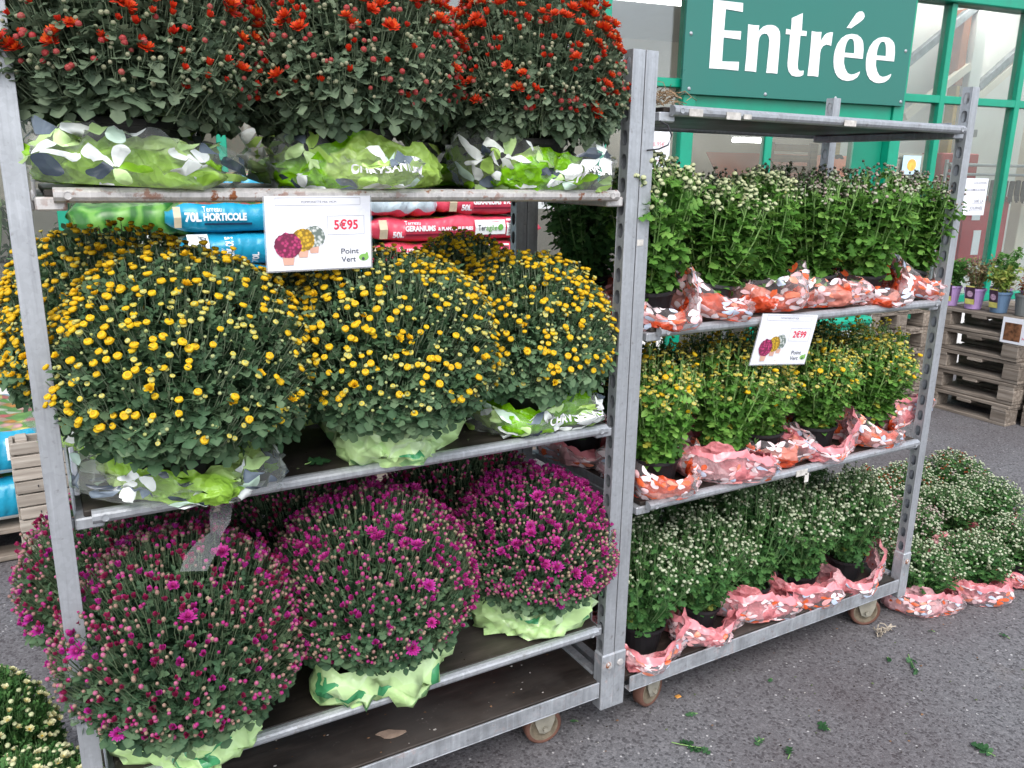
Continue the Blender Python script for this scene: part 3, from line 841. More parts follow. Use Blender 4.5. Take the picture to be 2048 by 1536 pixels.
def dome_proto(seed, R=.25, Hu=.27, Hl=.16, zc=.20, ntip=430, nleaf=3000, leaf=.036, z0=.07, lump=.07, ped=.045, sk=.7, gap=.17):
    """big cushion chrysanthemum. Returns mesh, tips (n,3), directions (n,3), elevation factor (n)"""
    rng = np.random.default_rng(seed)
    ph = rng.uniform(0, 6.28, 12); fr = rng.integers(1, 5, 12)
    def surf(th, az, k=1.0):
        l = 1 + lump * sum(np.sin(fr[i] * az + ph[i] + (i % 3 + 1) * th * 1.7) for i in range(6)) / 2.4
        st, ct = np.sin(th), np.cos(th)
        h = np.where(ct > 0, Hu, Hl)
        rr = np.where(ct > 0, st ** .85, np.sin(th) ** .8)
        return np.stack([R * rr * np.cos(az) * l * k, R * rr * np.sin(az) * l * k, zc + h * ct * l * k], -1)
    O = np.array([0, 0, z0])
    def dirs(P):
        d = norm(P - O); d = norm(d + np.stack([0 * d[:, 0], 0 * d[:, 0], .35 + 0 * d[:, 0]], -1)); return d
    # tips
    i = np.arange(ntip) + .5
    cmax = -.42
    ct = 1 - (1 - cmax) * i / ntip
    th = np.arccos(ct) + rng.normal(0, .05, ntip); th = np.abs(th)
    az = i * 2.39996 + rng.normal(0, .12, ntip)
    T = surf(th, az, 1.0) * 1.0
    dT = dirs(T)
    T = T + dT * rng.normal(.006, .007, (ntip, 1))
    dN = norm(dT + rng.normal(0, .16, (ntip, 3)))
    A = T - dT * (ped * rng.uniform(1.2, 2.2, (ntip, 1))) + rng.normal(0, .006, (ntip, 3))
    v, f = tubes_np(A, T - dN * ped * .5, T, .0013, .0009)
    parts_ = [(v, f, rng.uniform(.2, .8, len(v)), 1)]
    # inner branches
    nb = 40
    k = rng.choice(ntip, nb, replace=False)
    Ob = np.repeat(O[None], nb, 0) + rng.normal(0, .02, (nb, 3)) * np.array([1, 1, .3])
    v, f = tubes_np(Ob, Ob + np.array([0, 0, .10]) + (T[k] - O) * .25, T[k] - dT[k] * .04, .004, .0015, 4, 4)
    parts_.append((v, f, rng.uniform(.1, .5, len(v)), 1))
    # leaves
    n = nleaf
    ct = 1 - 1.72 * rng.random(n); th = np.arccos(ct); az = rng.uniform(0, 2 * np.pi, n)
    low = np.clip((th - 1.05) / .9, 0, 1)
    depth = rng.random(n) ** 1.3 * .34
    P = surf(th, az, 1.0 - gap * (1 - low) - .06 * low - depth * .8)
    dP = dirs(P)
    rnd = norm(rng.normal(0, 1, (n, 3)))
    low = low[:, None]
    D = norm(dP * (1.15 - .35 * low) + rnd * .75 + np.array([0, 0, -1.0]) * low * .95 * sk)
    U = norm(dP * .5 + np.array([0, 0, 1.0]) + rng.normal(0, .35, (n, 3)))
    S = leaf * rng.uniform(.55, 1.3, n) * (1 + .45 * low[:, 0])
    v, f = leaves_np(P, D, U, S, rng, wf=.72 + .45 * low[:, 0])
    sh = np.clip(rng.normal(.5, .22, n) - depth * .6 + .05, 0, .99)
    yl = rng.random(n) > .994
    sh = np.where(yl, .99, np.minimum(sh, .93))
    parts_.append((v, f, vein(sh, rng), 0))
    # core leaves, larger, closing the view through
    n = 700
    th = np.arccos(1 - 1.8 * rng.random(n)); az = rng.uniform(0, 2 * np.pi, n)
    P = surf(th, az, .58 * rng.uniform(.6, 1.05, n))
    D = norm(rng.normal(0, 1, (n, 3))); U = norm(dirs(P) + rng.normal(0, .3, (n, 3)))
    D = norm(D - (D * U).sum(1, keepdims=True) * U * .8)
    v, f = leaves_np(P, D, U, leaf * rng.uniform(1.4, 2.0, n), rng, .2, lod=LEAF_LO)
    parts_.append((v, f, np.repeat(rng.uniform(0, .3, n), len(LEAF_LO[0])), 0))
    me = build_foliage("foliage", parts_, [LEAF_L, STEM_L])
    el = (T[:, 2] - (zc - Hl * .42)) / (Hu + Hl * .42)
    return dict(me=me, T=T, D=dN, el=np.clip(el, 0, 1))

def upright_proto(seed, R=.135, H=.36, z0=.075, nst=46, nleaf=780, leaf=.046, spread=1.0, nb=7, pot=.06, domed=.06, t0m=.80):
    """young bushy plant: stems rise from the pot and open into a flat top of buds"""
    rng = np.random.default_rng(seed)
    i = np.arange(nst) + .5
    rr = R * np.sqrt(i / nst) * spread; az = i * 2.39996 + rng.normal(0, .2, nst)
    T = np.stack([rr * np.cos(az), rr * np.sin(az), z0 + H - domed * (rr / R) ** 2.2 + rng.normal(0, .014, nst)], -1)
    rb = pot * np.sqrt(rng.random(nst)) * .5; 
    A = np.stack([rb * np.cos(az), rb * np.sin(az), np.full(nst, z0)], -1)
    B = A * .6 + T * .4; B[:, :2] = A[:, :2] + (T[:, :2] - A[:, :2]) * rng.uniform(.55, .95, (nst, 1)); B[:, 2] = z0 + H * .42
    v, f = tubes_np(A, B, T, .0032, .0016, 4, 6)
    parts_ = [(v, f, rng.uniform(.2, .9, len(v)), 1)]
    # side shoots carrying buds
    m = nst * nb
    k = np.repeat(np.arange(nst), nb)
    t0 = rng.uniform(t0m, 1.0, m)
    P0 = bez(A[k], B[k], T[k], t0)
    dT = norm(T - B)
    jit = rng.normal(0, 1, (m, 3)); jit[:, 2] = np.abs(jit[:, 2]) * .4
    dN = norm(dT[k] * .9 + np.array([0, 0, .55]) + jit * .55)
    L = rng.uniform(.018, .05, m)
    E = P0 + dN * L[:, None]
    hi = T[k][:, 2] + .016
    E[:, 2] = np.minimum(E[:, 2], hi + rng.normal(0, .006, m))
    v, f = tubes_np(P0, P0 * .5 + E * .5 + rng.normal(0, .003, (m, 3)), E, .0014, .0009)
    parts_.append((v, f, rng.uniform(.3, .9, len(v)), 1))
    # leaves up the stems
    n = nleaf
    k2 = rng.integers(0, nst, n)
    w = np.clip((rr / R)[k2], .15, 1)
    t1 = rng.random(n) ** .9 * .95 + .02
    P = bez(A[k2], B[k2], T[k2], t1)
    a2 = rng.uniform(0, 2 * np.pi, n)
    out = norm(P * np.array([1, 1, 0]) + 1e-4)
    D = norm(np.stack([np.cos(a2), np.sin(a2), rng.uniform(-.15, .75, n)], -1) + out * .75 + np.array([0, 0, -.6]) * np.clip(.35 - t1, 0, 1)[:, None] * 2)
    U = norm(np.array([0, 0, 1.0]) + out * .3 + rng.normal(0, .3, (n, 3)))
    S = leaf * rng.uniform(.6, 1.25, n) * (1.12 - .42 * t1)
    v, f = leaves_np(P, D, U, S, rng)
    sh = np.clip(rng.normal(.55, .22, n) - .1, 0, .93)
    yl = (rng.random(n) > .96) & (t1 < .3)
    sh = np.where(yl, .99, sh)
    parts_.append((v, f, vein(sh, rng), 0))
    n = 150
    P = np.stack([rng.normal(0, R * .25, n), rng.normal(0, R * .25, n), z0 + H * rng.uniform(.1, .72, n)], -1)
    D = norm(rng.normal(0, 1, (n, 3))); U = norm(rng.normal(0, .6, (n, 3)) + out[:n])
    v, f = leaves_np(P, D, U, leaf * rng.uniform(.9, 1.4, n), rng, .2, lod=LEAF_LO)
    parts_.append((v, f, np.repeat(rng.uniform(0, .25, n), len(LEAF_LO[0])), 0))
    me = build_foliage("foliage", parts_, [LEAF_R, STEM_R])
    return dict(me=me, T=E, D=dN, el=np.clip((E[:, 2] - z0) / H, 0, 1))

# ---- flower heads (unit radius, pointing up +z)
def petal(mb, az, tilt, L, w, curl, mi, r0=.12, z0=0.0):
    """one narrow petal: rises by tilt from the horizontal and curls"""
    ca, sa = math.cos(az), math.sin(az)
    pts = []
    for t in (0, .45, .8, 1.0):
        a = tilt + curl * t
        pts.append((t, a))
    r, z = r0, z0
    rows = []
    pt = 0
    for t, a in pts:
        d = (t - pt) * L; pt = t
        r += d * math.cos(a); z += d * math.sin(a)
        ww = w * (.55, 1.0, .85, .25)[len(rows)]
        rows.append((r, z, ww))
    v = []
    for r, z, ww in rows:
        for s in (-1, 1): v.append((r * ca - s * ww * sa, r * sa + s * ww * ca, z))
    mb.add(v, [(0, 1, 3, 2), (2, 3, 5, 4), (4, 5, 7, 6)], mi)
def daisy(seed, layers, mats, calyx=True, center=None):
    rnd = random.Random(seed); mb = MB()
    for n, tilt, L, w, curl, mi, z0 in layers:
        for k in range(n):
            petal(mb, 2 * math.pi * (k + rnd.uniform(-.25, .25)) / n, tilt + rnd.uniform(-.22, .22), L * rnd.uniform(.8, 1.12), w, curl * rnd.uniform(.5, 1.5), mi, .10, z0)
    if center is not None: mb.lathe([(.30, .12), (.24, .26), (0, .32)], 8, center)
    if calyx: mb.lathe([(.0, -.30), (.25, -.22), (.36, .02), (.30, .10)], 7, len(mats) - 1)
    return mb.mesh("flower", mats)
def button(seed, mats, rim=.9, dimp=.22, h=.98, seg=10):
    rnd = random.Random(seed); mb = MB()
    prof = [(.55, -.02), (.94, .24), (rim * 1.1, .50), (.86, h * .86), (.44, h)]
    mb.lathe(prof, seg, 0, wob=.09, rnd=rnd)
    mb.lathe([(.44, h * .96), (.30, h - dimp * .5), (0, h - dimp)], 7, 1)
    mb.lathe([(0, -.30), (.34, -.22), (.60, .08), (.55, .16)], 7, 2)
    return mb.mesh("flower", mats)
def ballbud(mats, tipz=.95, seg=7, fat=.62, sp=.15):
    mb = MB()
    if sp < .3: mb.lathe([(fat * .95, sp), (fat * .98, .45), (fat * .66, .78), (0, tipz)], seg, 0)
    else: mb.lathe([(fat * .93, sp), (fat * .80, .72), (fat * .45, .92), (0, tipz)], seg, 0)
    mb.lathe([(0, -.42), (fat * .55, -.34), (fat * .98, -.02), (fat * .97, sp + .02)], seg, 1)
    return mb.mesh("bud", mats)

CALYX = flat("flower calyx", (.065, .105, .045), .6, 0, .3, .2)
CALYX_D = flat("dusky calyx", (.085, .075, .045), .6, 0, .3, .2)
CALYX_B = flat("beige green calyx", (.19, .17, .105), .6, 0, .3, .25)
RED_A = petal_mat("red petals", (.50, .020, .009), (.62, .050, .012)); RED_B = petal_mat("orange red petals", (.66, .115, .015), (.58, .050, .012))
RED_BUD = petal_mat("red bud tip", (.36, .03, .035), (.33, .085, .07)); GREY_BUD = petal_mat("grey green bud", (.22, .25, .15), (.32, .30, .20))
YEL_A = petal_mat("yellow petals", (.78, .54, .016), (.76, .45, .010)); YEL_C = petal_mat("yellow flower heart", (.66, .36, .010), (.60, .40, .03))
YEL_B = petal_mat("lemon bud", (.62, .50, .05), (.58, .54, .16)); YEL_G = petal_mat("green yellow heart", (.36, .40, .12), (.44, .48, .24))
MAG_A = petal_mat("magenta petals", (.52, .034, .27), (.44, .030, .30)); MAG_B = petal_mat("dark magenta petals", (.30, .018, .125), (.42, .030, .20))
CRIM = petal_mat("crimson petals", (.25, .014, .070), (.38, .030, .115)); MAG_P = petal_mat("pink bud tip", (.42, .055, .19), (.46, .14, .24)); MAG_W = petal_mat("beige bud tip", (.36, .29, .19), (.34, .17, .16))
CRM = petal_mat("cream bud", (.62, .64, .38), (.52, .58, .34)); CRM_P = petal_mat("pink grey bud", (.44, .34, .32), (.50, .46, .38))
WHT = petal_mat("white bud", (.54, .58, .42), (.42, .48, .32)); PALE = petal_mat("pale lemon petals", (.74, .73, .50), (.72, .68, .34)); RUST_P = petal_mat("rust petals", (.42, .085, .03), (.36, .14, .06))
FL = dict(
    red_open=[daisy(s, [(15, .25, .92, .16, .25, 0, .05), (12, .75, .80, .15, .25, 1, .10), (8, 1.15, .55, .13, .1, 0, .12)], [RED_A, RED_B, CALYX]) for s in (1, 2, 3)],
    red_half=[daisy(s, [(11, 1.05, .95, .20, .15, 0, 0), (8, 1.3, .85, .18, 0, 0, .1)], [RED_A, RED_B, CALYX]) for s in (4, 5)],
    red_bud=[ballbud([RED_BUD, CALYX])], grey_bud=[ballbud([GREY_BUD, CALYX], .8)],
    yel_open=[daisy(s, [(15, .55, .80, .20, .35, 0, .08), (12, 1.0, .66, .19, .2, 0, .12), (8, 1.3, .45, .16, 0, 1, .12)], [YEL_A, YEL_C, CALYX]) for s in (6, 7)],
    yel_btn=[button(s, [YEL_A, YEL_C, CALYX_D]) for s in (8, 9, 10)], yel_half=[button(s, [YEL_B, YEL_G, CALYX_D], .86, .12, .80, 8) for s in (11, 12)],
    yel_bud=[ballbud([YEL_G, CALYX_D], .75)],
    mag_open=[daisy(s, [(16, .2, .95, .14, .35, 0, .05), (13, .65, .82, .13, .3, 0, .1), (8, 1.1, .55, .12, .1, 1, .12)], [MAG_A, MAG_B, CALYX]) for s in (13, 14, 15)],
    mag_half=[daisy(s, [(10, 1.1, .95, .24, .12, 0, 0), (7, 1.35, .85, .2, 0, 1, .1)], [MAG_A, MAG_B, CALYX_D]) for s in (16, 17)],
    mag_dark=[daisy(s, [(10, 1.15, .95, .24, .1, 0, 0), (7, 1.35, .85, .2, 0, 0, .1)], [MAG_B, MAG_B, CALYX_D]) for s in (18, 19)],
    mag_crim=[daisy(s, [(10, 1.15, .95, .24, .1, 0, 0), (7, 1.35, .85, .2, 0, 0, .1)], [CRIM, CRIM, CALYX_D]) for s in (31, 32)],
    mag_bud=[ballbud([MAG_P, CALYX_B], 1.0, 7, .58, .36), ballbud([MAG_B, CALYX_B], 1.0, 7, .55, .42)], bei_bud=[ballbud([MAG_W, CALYX_B], .85, 7, .6, .36)],
    crm_bud=[ballbud([CRM, CALYX], .85, 8, .8)], pnk_bud=[ballbud([CRM_P, CALYX_D], .85, 7, .7)], wht_bud=[ballbud([WHT, CALYX], .8, 7, .72)],
    pale_open=[daisy(s, [(13, .5, .85, .22, .35, 0, .08), (9, .95, .66, .2, .2, 0, .12)], [PALE, YEL_A, CALYX], center=1) for s in (20, 21)],
    rust_half=[daisy(22, [(11, .9, .9, .22, .2, 0, 0), (7, 1.25, .8, .2, 0, 0, .1)], [RUST_P, RUST_P, CALYX])],
)
FSIZE = dict(mag_crim=.0098, red_open=.0160, red_half=.0112, red_bud=.0090, grey_bud=.0066, yel_open=.0122, yel_btn=.0072, yel_half=.0059, yel_bud=.0052,
    mag_open=.0165, mag_half=.0115, mag_dark=.0098, mag_bud=.0076, bei_bud=.0066, crm_bud=.0082, pnk_bud=.0064, wht_bud=.0072, pale_open=.0125, rust_half=.0095)
FNAME = dict(red_bud="bud", grey_bud="bud", yel_bud="bud", mag_bud="bud", bei_bud="bud", crm_bud="bud", pnk_bud="bud", wht_bud="bud", yel_half="bud")
_FA = {}
def farr(me):
    if me.name not in _FA:
        V = np.array([v.co[:] for v in me.vertices], dtype=np.float32)
        me.calc_loop_triangles()
        F = np.array([t.vertices[:] for t in me.loop_triangles]); MI = np.array([t.material_index for t in me.loop_triangles])
        _FA[me.name] = (V, F, MI, list(me.materials))
    return _FA[me.name]
def frame_from(d, spin):
    d = Vector(d).normalized()
    q = Vector((0, 0, 1)).rotation_difference(d) @ __import__('mathutils').Quaternion((0, 0, 1), spin)
    return q.to_matrix()

# ---- wrappers
def crease(t):
    """height field of folded foil: sharp ridges between tilted facets"""
    co = t.co(); h = None
    for sc, w in ((24.0, 1.0), (60.0, .4)):
        v = t.n("TexVoronoi"); v.inputs['Scale'].default_value = sc
        d = t.n("VectorMath", operation='ADD'); t.l(co, d.inputs[0])
        nz = t.n("TexNoise"); nz.inputs['Scale'].default_value = 9.0; t.l(co, nz.inputs['Vector'])
        s = t.n("VectorMath", operation='SCALE'); t.l(nz.outputs['Color'], s.inputs[0]); s.inputs['Scale'].default_value = .06
        t.l(s.outputs[0], d.inputs[1]); t.l(d.outputs[0], v.inputs['Vector'])
        x = t.math('MULTIPLY', v.outputs['Distance'], w)
        h = x if h is None else t.math('ADD', h, x)
    return h
def film_mat(name, petals, band_lo, band_hi, lo_h, hi_h, scale=16.0, film=.22, npet=2.5, film_c=(.75, .77, .78), solid=0.0, wob=.18, asp=.17):
    """printed plastic film: flower-shaped print on clear foil, plain coloured bands below lo_h and above hi_h (v of the sheet)"""
    t = NT(name)
    uv = t.co('UV')
    mp = t.n("Mapping"); t.l(uv, mp.inputs[0]); mp.inputs['Scale'].default_value = (scale, scale * asp, 1)
    add = t.n("VectorMath", operation='ADD'); t.l(mp.outputs[0], add.inputs[0])
    cb = t.n("CombineXYZ"); t.l(t.math('MULTIPLY', t.rand(), 37.0), cb.inputs[0]); t.l(t.math('MULTIPLY', t.rand(), 91.0), cb.inputs[1]); t.l(cb.outputs[0], add.inputs[1])
    vo = t.n("TexVoronoi", voronoi_dimensions='2D'); vo.inputs['Scale'].default_value = 1.0; vo.inputs['Randomness'].default_value = .75; t.l(add.outputs[0], vo.inputs['Vector'])
    df = t.n("VectorMath", operation='SUBTRACT'); t.l(add.outputs[0], df.inputs[0]); t.l(vo.outputs['Position'], df.inputs[1])
    sx = t.n("SeparateXYZ"); t.l(df.outputs[0], sx.inputs[0])
    ang = t.math('ARCTAN2', sx.outputs[1], sx.outputs[0])
    pet = t.math('ABSOLUTE', t.math('COSINE', t.math('MULTIPLY', ang, npet)))
    rad = t.math('MULTIPLY', t.math('POWER', pet, .75), .52)
    r = vo.outputs['Distance']
    inside = t.math('LESS_THAN', r, rad)
    inside = t.math('MULTIPLY', inside, t.math('GREATER_THAN', r, .05))
    idx = t.math('FLOOR', t.math('ADD', t.math('MULTIPLY', ang, npet / math.pi), .5))
    wv = t.n("CombineXYZ"); sp = t.n("SeparateXYZ"); t.l(vo.outputs['Position'], sp.inputs[0])
    t.l(t.math('ADD', sp.outputs[0], t.math('MULTIPLY', idx, .173)), wv.inputs[0]); t.l(sp.outputs[1], wv.inputs[1])
    wnz = t.n("TexWhiteNoise", noise_dimensions='2D'); t.l(wv.outputs[0], wnz.inputs['Vector'])
    col = t.ramp(wnz.outputs['Value'], [(i / len(petals), c) for i, c in enumerate(petals)], True)
    suv = t.n("SeparateXYZ"); t.l(uv, suv.inputs[0])
    nz = t.noise(7.0, 2.0, t.co())
    vv = t.math('ADD', suv.outputs[1], t.math('MULTIPLY', t.math('SUBTRACT', nz, .5), wob * 2))
    lo = t.math('LESS_THAN', vv, lo_h); hi = t.math('GREATER_THAN', vv, hi_h)
    c = t.mix(inside, film_c, col)
    c = t.mix(t.math('MULTIPLY', lo, t.math('SUBTRACT', 1.0, t.math('MULTIPLY', inside, .55))), c, band_lo)
    c = t.mix(hi, c, band_hi)
    a = t.math('MAXIMUM', t.math('MULTIPLY', inside, .95), t.math('MAXIMUM', t.math('MULTIPLY', lo, .95), t.math('MULTIPLY', hi, .95)))
    a = t.math('MAXIMUM', a, t.math('ADD', max(film, solid), t.math('MULTIPLY', t.n("LayerWeight").outputs['Facing'], .22)))
    t.bsdf(c, .2, 0, .6, alpha=a, normal=t.bump(crease(t), .4, .008))
    return t.m
def solid_mat(name, a, b, thr=.5, rough=.25):
    """plain glossy plastic sheet in two tones with a clean border between them"""
    t = NT(name)
    sp = t.n("SeparateXYZ"); t.l(t.co('UV'), sp.inputs[0])
    cb = t.n("CombineXYZ"); t.l(t.math('ADD', t.math('MULTIPLY', sp.outputs[0], 3.0), t.math('MULTIPLY', t.rand(), 9.0)), cb.inputs[0]); t.l(t.math('MULTIPLY', sp.outputs[1], .8), cb.inputs[1])
    n = t.noise(1.0, 0.0, cb.outputs[0])
    c = t.mix(t.mr(n, thr - .01, thr + .01, 0, 1), a, b)
    p = t.bsdf(c, rough, 0, .55, normal=t.bump(crease(t), .9, .012), link=False)
    tr = t.n("BsdfTranslucent"); t.l(c, tr.inputs['Color'])
    mx = t.n("MixShader"); mx.inputs[0].default_value = .3
    t.l(p, mx.inputs[1]); t.l(tr.outputs[0], mx.inputs[2]); t.l(mx.outputs[0], t.out.inputs[0])
    return t.m
PINKS = [(.78, .64, .66), (.76, .36, .36), (.74, .24, .15), (.76, .62, .64), (.76, .46, .48), (.48, .56, .70), (.68, .12, .04), (.78, .52, .54), (.76, .66, .68)]
W_RED = film_mat("orange and white printed film", PINKS, (.64, .075, .03), (.72, .36, .40), .06, 9.0, 13.0, .06, film_c=(.80, .72, .74))
W_PNK = film_mat("pink printed film", PINKS, (.70, .25, .24), (.70, .24, .27), .05, .80, 15.0, .06, film_c=(.80, .70, .73))
S_RED = solid_mat("orange red sheet", (.66, .085, .03), (.72, .26, .20), .52); S_PNK = solid_mat("pink sheet", (.68, .22, .24), (.74, .40, .42), .5)
GRNS = [(.74, .78, .76), (.22, .46, .02), (.045, .06, .085), (.50, .70, .30), (.76, .80, .78), (.36, .56, .12), (.16, .20, .25), (.56, .74, .60), (.74, .78, .74)]
W_LIME = film_mat("leaf printed clear film", GRNS, (.22, .58, .012), (.5, .6, .5), -1.0, 9.0, 9.0, .05, film_c=(.74, .78, .76), wob=.22)
S_LIME = solid_mat("lime sheet", (.23, .56, .010), (.48, .72, .14), .5); S_LIME2 = solid_mat("pale lime sheet", (.40, .70, .08), (.54, .76, .24), .5)
W_PALE = film_mat("pale green wrapping paper", [(.50, .70, .34), (.46, .68, .28), (.06, .30, .12), (.56, .74, .42)], (.50, .72, .30), (.56, .76, .38), .30, .78, 9.0, .97, film_c=(.52, .73, .33))
POTM = flat("black plastic pot", (.014, .014, .016), .42, 0, .5, .1)
SOIL = flat("dark potting soil", (.022, .016, .011), .95, 0, .1, .5, 90.0, .6)

NU, NVV = 54, 9
def wrap_fn(seed, r0, r1, h, flare, amp, tilt, jj=.0055, droop=None):
    """crumpled foil skirt around a pot, as a grid of creased facets; returns S(u, v, offset)"""
    rng = np.random.default_rng(seed)
    u = np.linspace(0, 1, NU + 1); v = np.linspace(0, 1, NVV)
    U, Vv = np.meshgrid(u, v); a = 2 * np.pi * U
    ks = rng.integers(2, 17, 18); ms = rng.uniform(-9, 9, 18); ph = rng.uniform(0, 6.28, 18); am = rng.uniform(.4, 1, 18) / np.sqrt(ks)
    cr = sum(am[i] * (np.abs(np.sin(ks[i] * a * .5 + ms[i] * Vv + ph[i])) - .6) for i in range(18)) / 2.4
    jit = rng.normal(0, 1, (NVV, NU + 1)); jit[:, -1] = jit[:, 0]
    jz = rng.normal(0, 1, (NVV, NU + 1)); jz[:, -1] = jz[:, 0]
    edge = 1 + tilt * np.sin(a + 1.57) * 0
    for k in range(4):
        c = rng.uniform(0, 6.28); w = rng.uniform(3, 9)
        edge = edge + rng.uniform(.15, .55) * np.maximum(0, np.cos((a - c) * .5)) ** (2 * w)
    edge = edge - tilt * np.maximum(0, np.cos((a - 4.71) * .5)) ** 10 + .12 * np.sin(2 * a + ph[0]) + .10 * np.sin(5 * a + ph[1])
    bul = np.sin(np.pi * np.clip(Vv * .78 + .14, 0, 1)) ** .6
    r = r0 + (r1 - r0) * bul + flare * np.clip(Vv - .55, 0, 1) * 2 + cr * amp * (.45 + Vv * .9) + jit * jj
    r = r + .02 * np.sin(3 * a + ph[2]) * bul + .014 * np.sin(5 * a + ph[3]) * bul
    z = h * np.clip(edge, .4, 2.2) * Vv ** 1.05 + (cr * amp * .6 + jz * jj * .9) * np.sqrt(Vv)
    z[0] = 0; z = np.maximum(z, .0015)
    G = np.stack([r * np.cos(a), r * np.sin(a), z], -1); G[:, -1] = G[:, 0]
    if droop is not None:
        over = np.maximum(0, -G[..., 1] - droop)
        G[..., 2] -= over * .9; G[..., 1] += over * .45
    def S(uu, vv, off=0.0):
        x = (np.asarray(uu) % 1.0) * NU; y = np.clip(np.asarray(vv), 0, 1) * (NVV - 1)
        i = np.minimum(x.astype(int), NU - 1); j = np.minimum(y.astype(int), NVV - 2)
        fx = (x - i)[:, None]; fy = (y - j)[:, None]
        P = G[j, i] * (1 - fx) * (1 - fy) + G[j, i + 1] * fx * (1 - fy) + G[j + 1, i] * (1 - fx) * fy + G[j + 1, i + 1] * fx * fy
        n = P * np.array([1, 1, 0]); n = n / np.maximum(1e-6, np.linalg.norm(n, axis=1, keepdims=True))
        return P + n * off + np.array([0, 0, off * .5])
    S.G = G; S.uv = (U, Vv)
    return S
def wrap_mesh(S, mat, per=.75):
    U, Vv = S.uv; nu = NU
    P = S.G.reshape(-1, 3)
    i = np.arange(nu)[None] + np.arange(NVV - 1)[:, None] * (nu + 1)
    par = ((np.arange(nu)[None] + np.arange(NVV - 1)[:, None]) % 2).astype(bool)
    T1 = np.where(par[..., None], np.stack([i, i + 1, i + nu + 2], -1), np.stack([i, i + 1, i + nu + 1], -1))
    T2 = np.where(par[..., None], np.stack([i, i + nu + 2, i + nu + 1], -1), np.stack([i + 1, i + nu + 2, i + nu + 1], -1))
    F = np.concatenate([T1.reshape(-1, 3), T2.reshape(-1, 3)])
    me = np_mesh("wrapper", P, F, [mat])
    ul = me.uv_layers.new(name="UVMap")
    li = np.zeros(len(me.loops), dtype=np.int32); me.loops.foreach_get("vertex_index", li)
    sc = np.stack([U.ravel() * per, Vv.ravel()], -1)
    ul.data.foreach_set("uv", sc[li].astype(np.float32).ravel())
    return me

